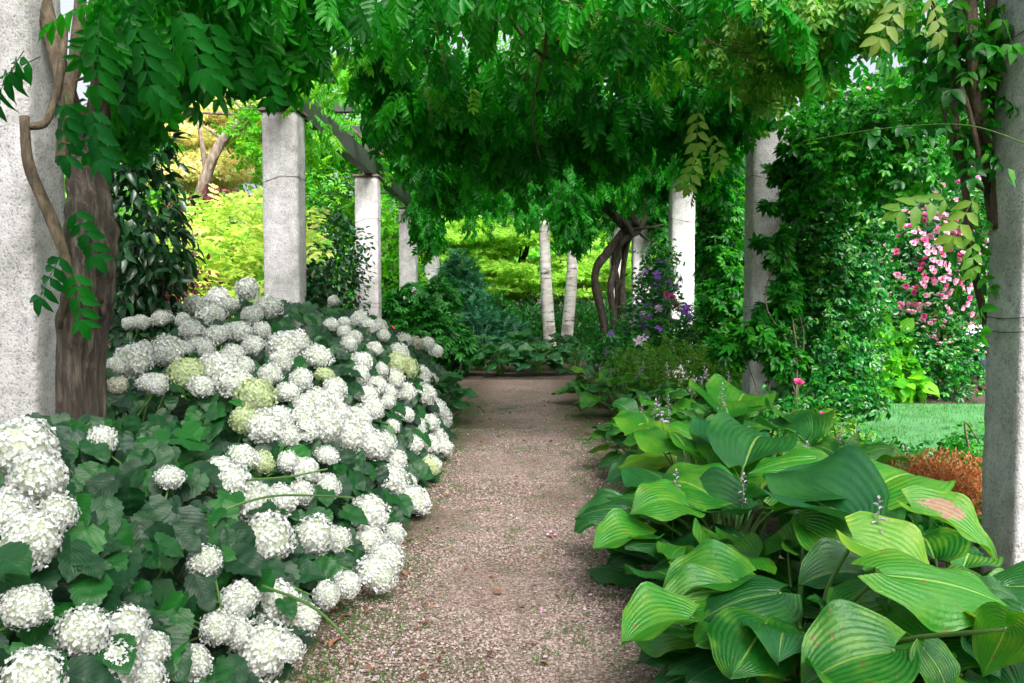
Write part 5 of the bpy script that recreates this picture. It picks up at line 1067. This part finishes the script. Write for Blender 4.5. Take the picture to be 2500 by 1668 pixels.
# person seated on a bench, mostly hidden by the nearest right column
bx, by = at(2403, 950, Y=13.5)[0], 13.5
bn = thing('garden_bench', 'dark wooden bench beyond the lawn behind nearest right column', 'bench', (bx + .1, by, 0))
for k in range(4): part('slat', boxT(bx - .6, bx + .9, by + .02 + k * .11, by + .11 + k * .11, .42, .45, .005), M['wood'], bn)
for k in range(3): part('slat', boxT(bx - .6, bx + .9, by + .49, by + .515, .55 + k * .12, .64 + k * .12, .005), M['wood'], bn)
for sx in (-.55, .85):
    for yy in (.04, .46): part('leg', boxT(bx + sx - .03, bx + sx + .03, by + yy - .02, by + yy + .02, 0, .418 if yy < .2 else .9, .005), M['wood'], bn)
def skin_body(name, pts, edges, rad, mat, parent, root=0, sub=2):
    me = bpy.data.meshes.new(name); me.from_pydata([tuple(np.array(p) - np.array(parent.location)) for p in pts], edges, []); o = link(name, me, parent); me.materials.append(mat)
    sk = o.modifiers.new('skin', 'SKIN'); l = me.skin_vertices[0] if me.skin_vertices else None
    if l is None: me.skin_vertices.new() if hasattr(me.skin_vertices, 'new') else None
    for i, r_ in enumerate(rad): me.skin_vertices[0].data[i].radius = (r_, r_) if np.isscalar(r_) else r_
    me.skin_vertices[0].data[root].use_root = True
    sk.use_smooth_shade = True; ss = o.modifiers.new('sub', 'SUBSURF'); ss.levels = sub; ss.render_levels = sub
    return o
pe = thing('person', 'seated person in pale lilac shirt and dark trousers partly hidden by the column', 'person', (bx, by, 0))
hip = np.array([bx, by + .28, .54])
def off(x, y, z): return tuple(hip + np.array([x, y, z]))
try:
    skin_body('body', [off(0, 0, 0), off(0, -.01, .22), off(0, -.02, .42), off(0, -.03, .50), off(0, -.05, .56), off(0, -.07, .66), off(0, -.06, .74),
                       off(-.17, -.02, .42), off(-.23, -.06, .18), off(-.16, -.28, .08), off(-.12, -.35, .06), off(.17, -.02, .42), off(.23, -.06, .18), off(.16, -.28, .08), off(.12, -.35, .06), off(0, -.155, .655), off(-.085, -.06, .66), off(.085, -.06, .66)],
              [(5, 15), (5, 16), (5, 17), (0, 1), (1, 2), (2, 3), (3, 4), (4, 5), (5, 6), (2, 7), (7, 8), (8, 9), (9, 10), (2, 11), (11, 12), (12, 13), (13, 14)], [.15, .14, .13, .07, .055, .085, .075, .065, .048, .036, .035, .065, .048, .036, .035, .014, .018, .018], M['skin'], pe)
    for s_x in (-1, 1): part('eye', tubeT([off(s_x * .03, -.145, .685), off(s_x * .03, -.153, .685)], [.011, .008], 8, 3), M['hair'], pe)
    for s_x in (-1, 1):
        for f_ in range(5): part('finger', tubeT([off(s_x * (.12 - .012 * f_), -.37, .06 - .004 * f_), off(s_x * (.125 - .017 * f_), -.42 - .008 * (f_ % 3), .07), off(s_x * (.12 - .018 * f_), -.455 - .01 * (f_ % 3), .045)], [.010, .008, .006], 6, 7), M['skin'], pe)
    skin_body('shirt', [off(0, 0, .02), off(0, -.01, .22), off(0, -.02, .42), off(0, -.03, .47), off(-.17, -.02, .42), off(-.23, -.05, .22), off(.17, -.02, .42), off(.23, -.05, .22)],
              [(0, 1), (1, 2), (2, 3), (2, 4), (4, 5), (2, 6), (6, 7)], [.165, .16, .15, .085, .085, .07, .085, .07], M['shirt'], pe)
    skin_body('trousers', [off(0, 0, 0), off(-.10, -.06, 0), off(-.15, -.46, .0), off(-.14, -.44, -.40), off(-.14, -.46, -.46), off(.10, -.06, 0), off(.15, -.46, .0), off(.14, -.44, -.40), off(.14, -.46, -.46)],
              [(0, 1), (1, 2), (2, 3), (3, 4), (0, 5), (5, 6), (6, 7), (7, 8)], [.15, .10, .075, .055, .055, .10, .075, .055, .055], M['jeans'], pe)
    skin_body('hair', [off(0, -.04, .74), off(0, -.01, .76), off(0, .0, .68)], [(0, 1), (1, 2)], [.08, .09, .075], M['hair'], pe)
    for s in (-1, 1): part('shoe', tubeT([off(s * .14, -.42, -.50), off(s * .14, -.52, -.505), off(s * .14, -.64, -.515)], [.04, .042, .028], 8, 8), M['wood'], pe)
except Exception as e:
    print('PERSON', e)
print('objects', len(bpy.data.objects), 'tris', sum(len(o.data.loops) - 2 * len(o.data.polygons) for o in bpy.data.objects if o.type == 'MESH' and o.data.users == 1))
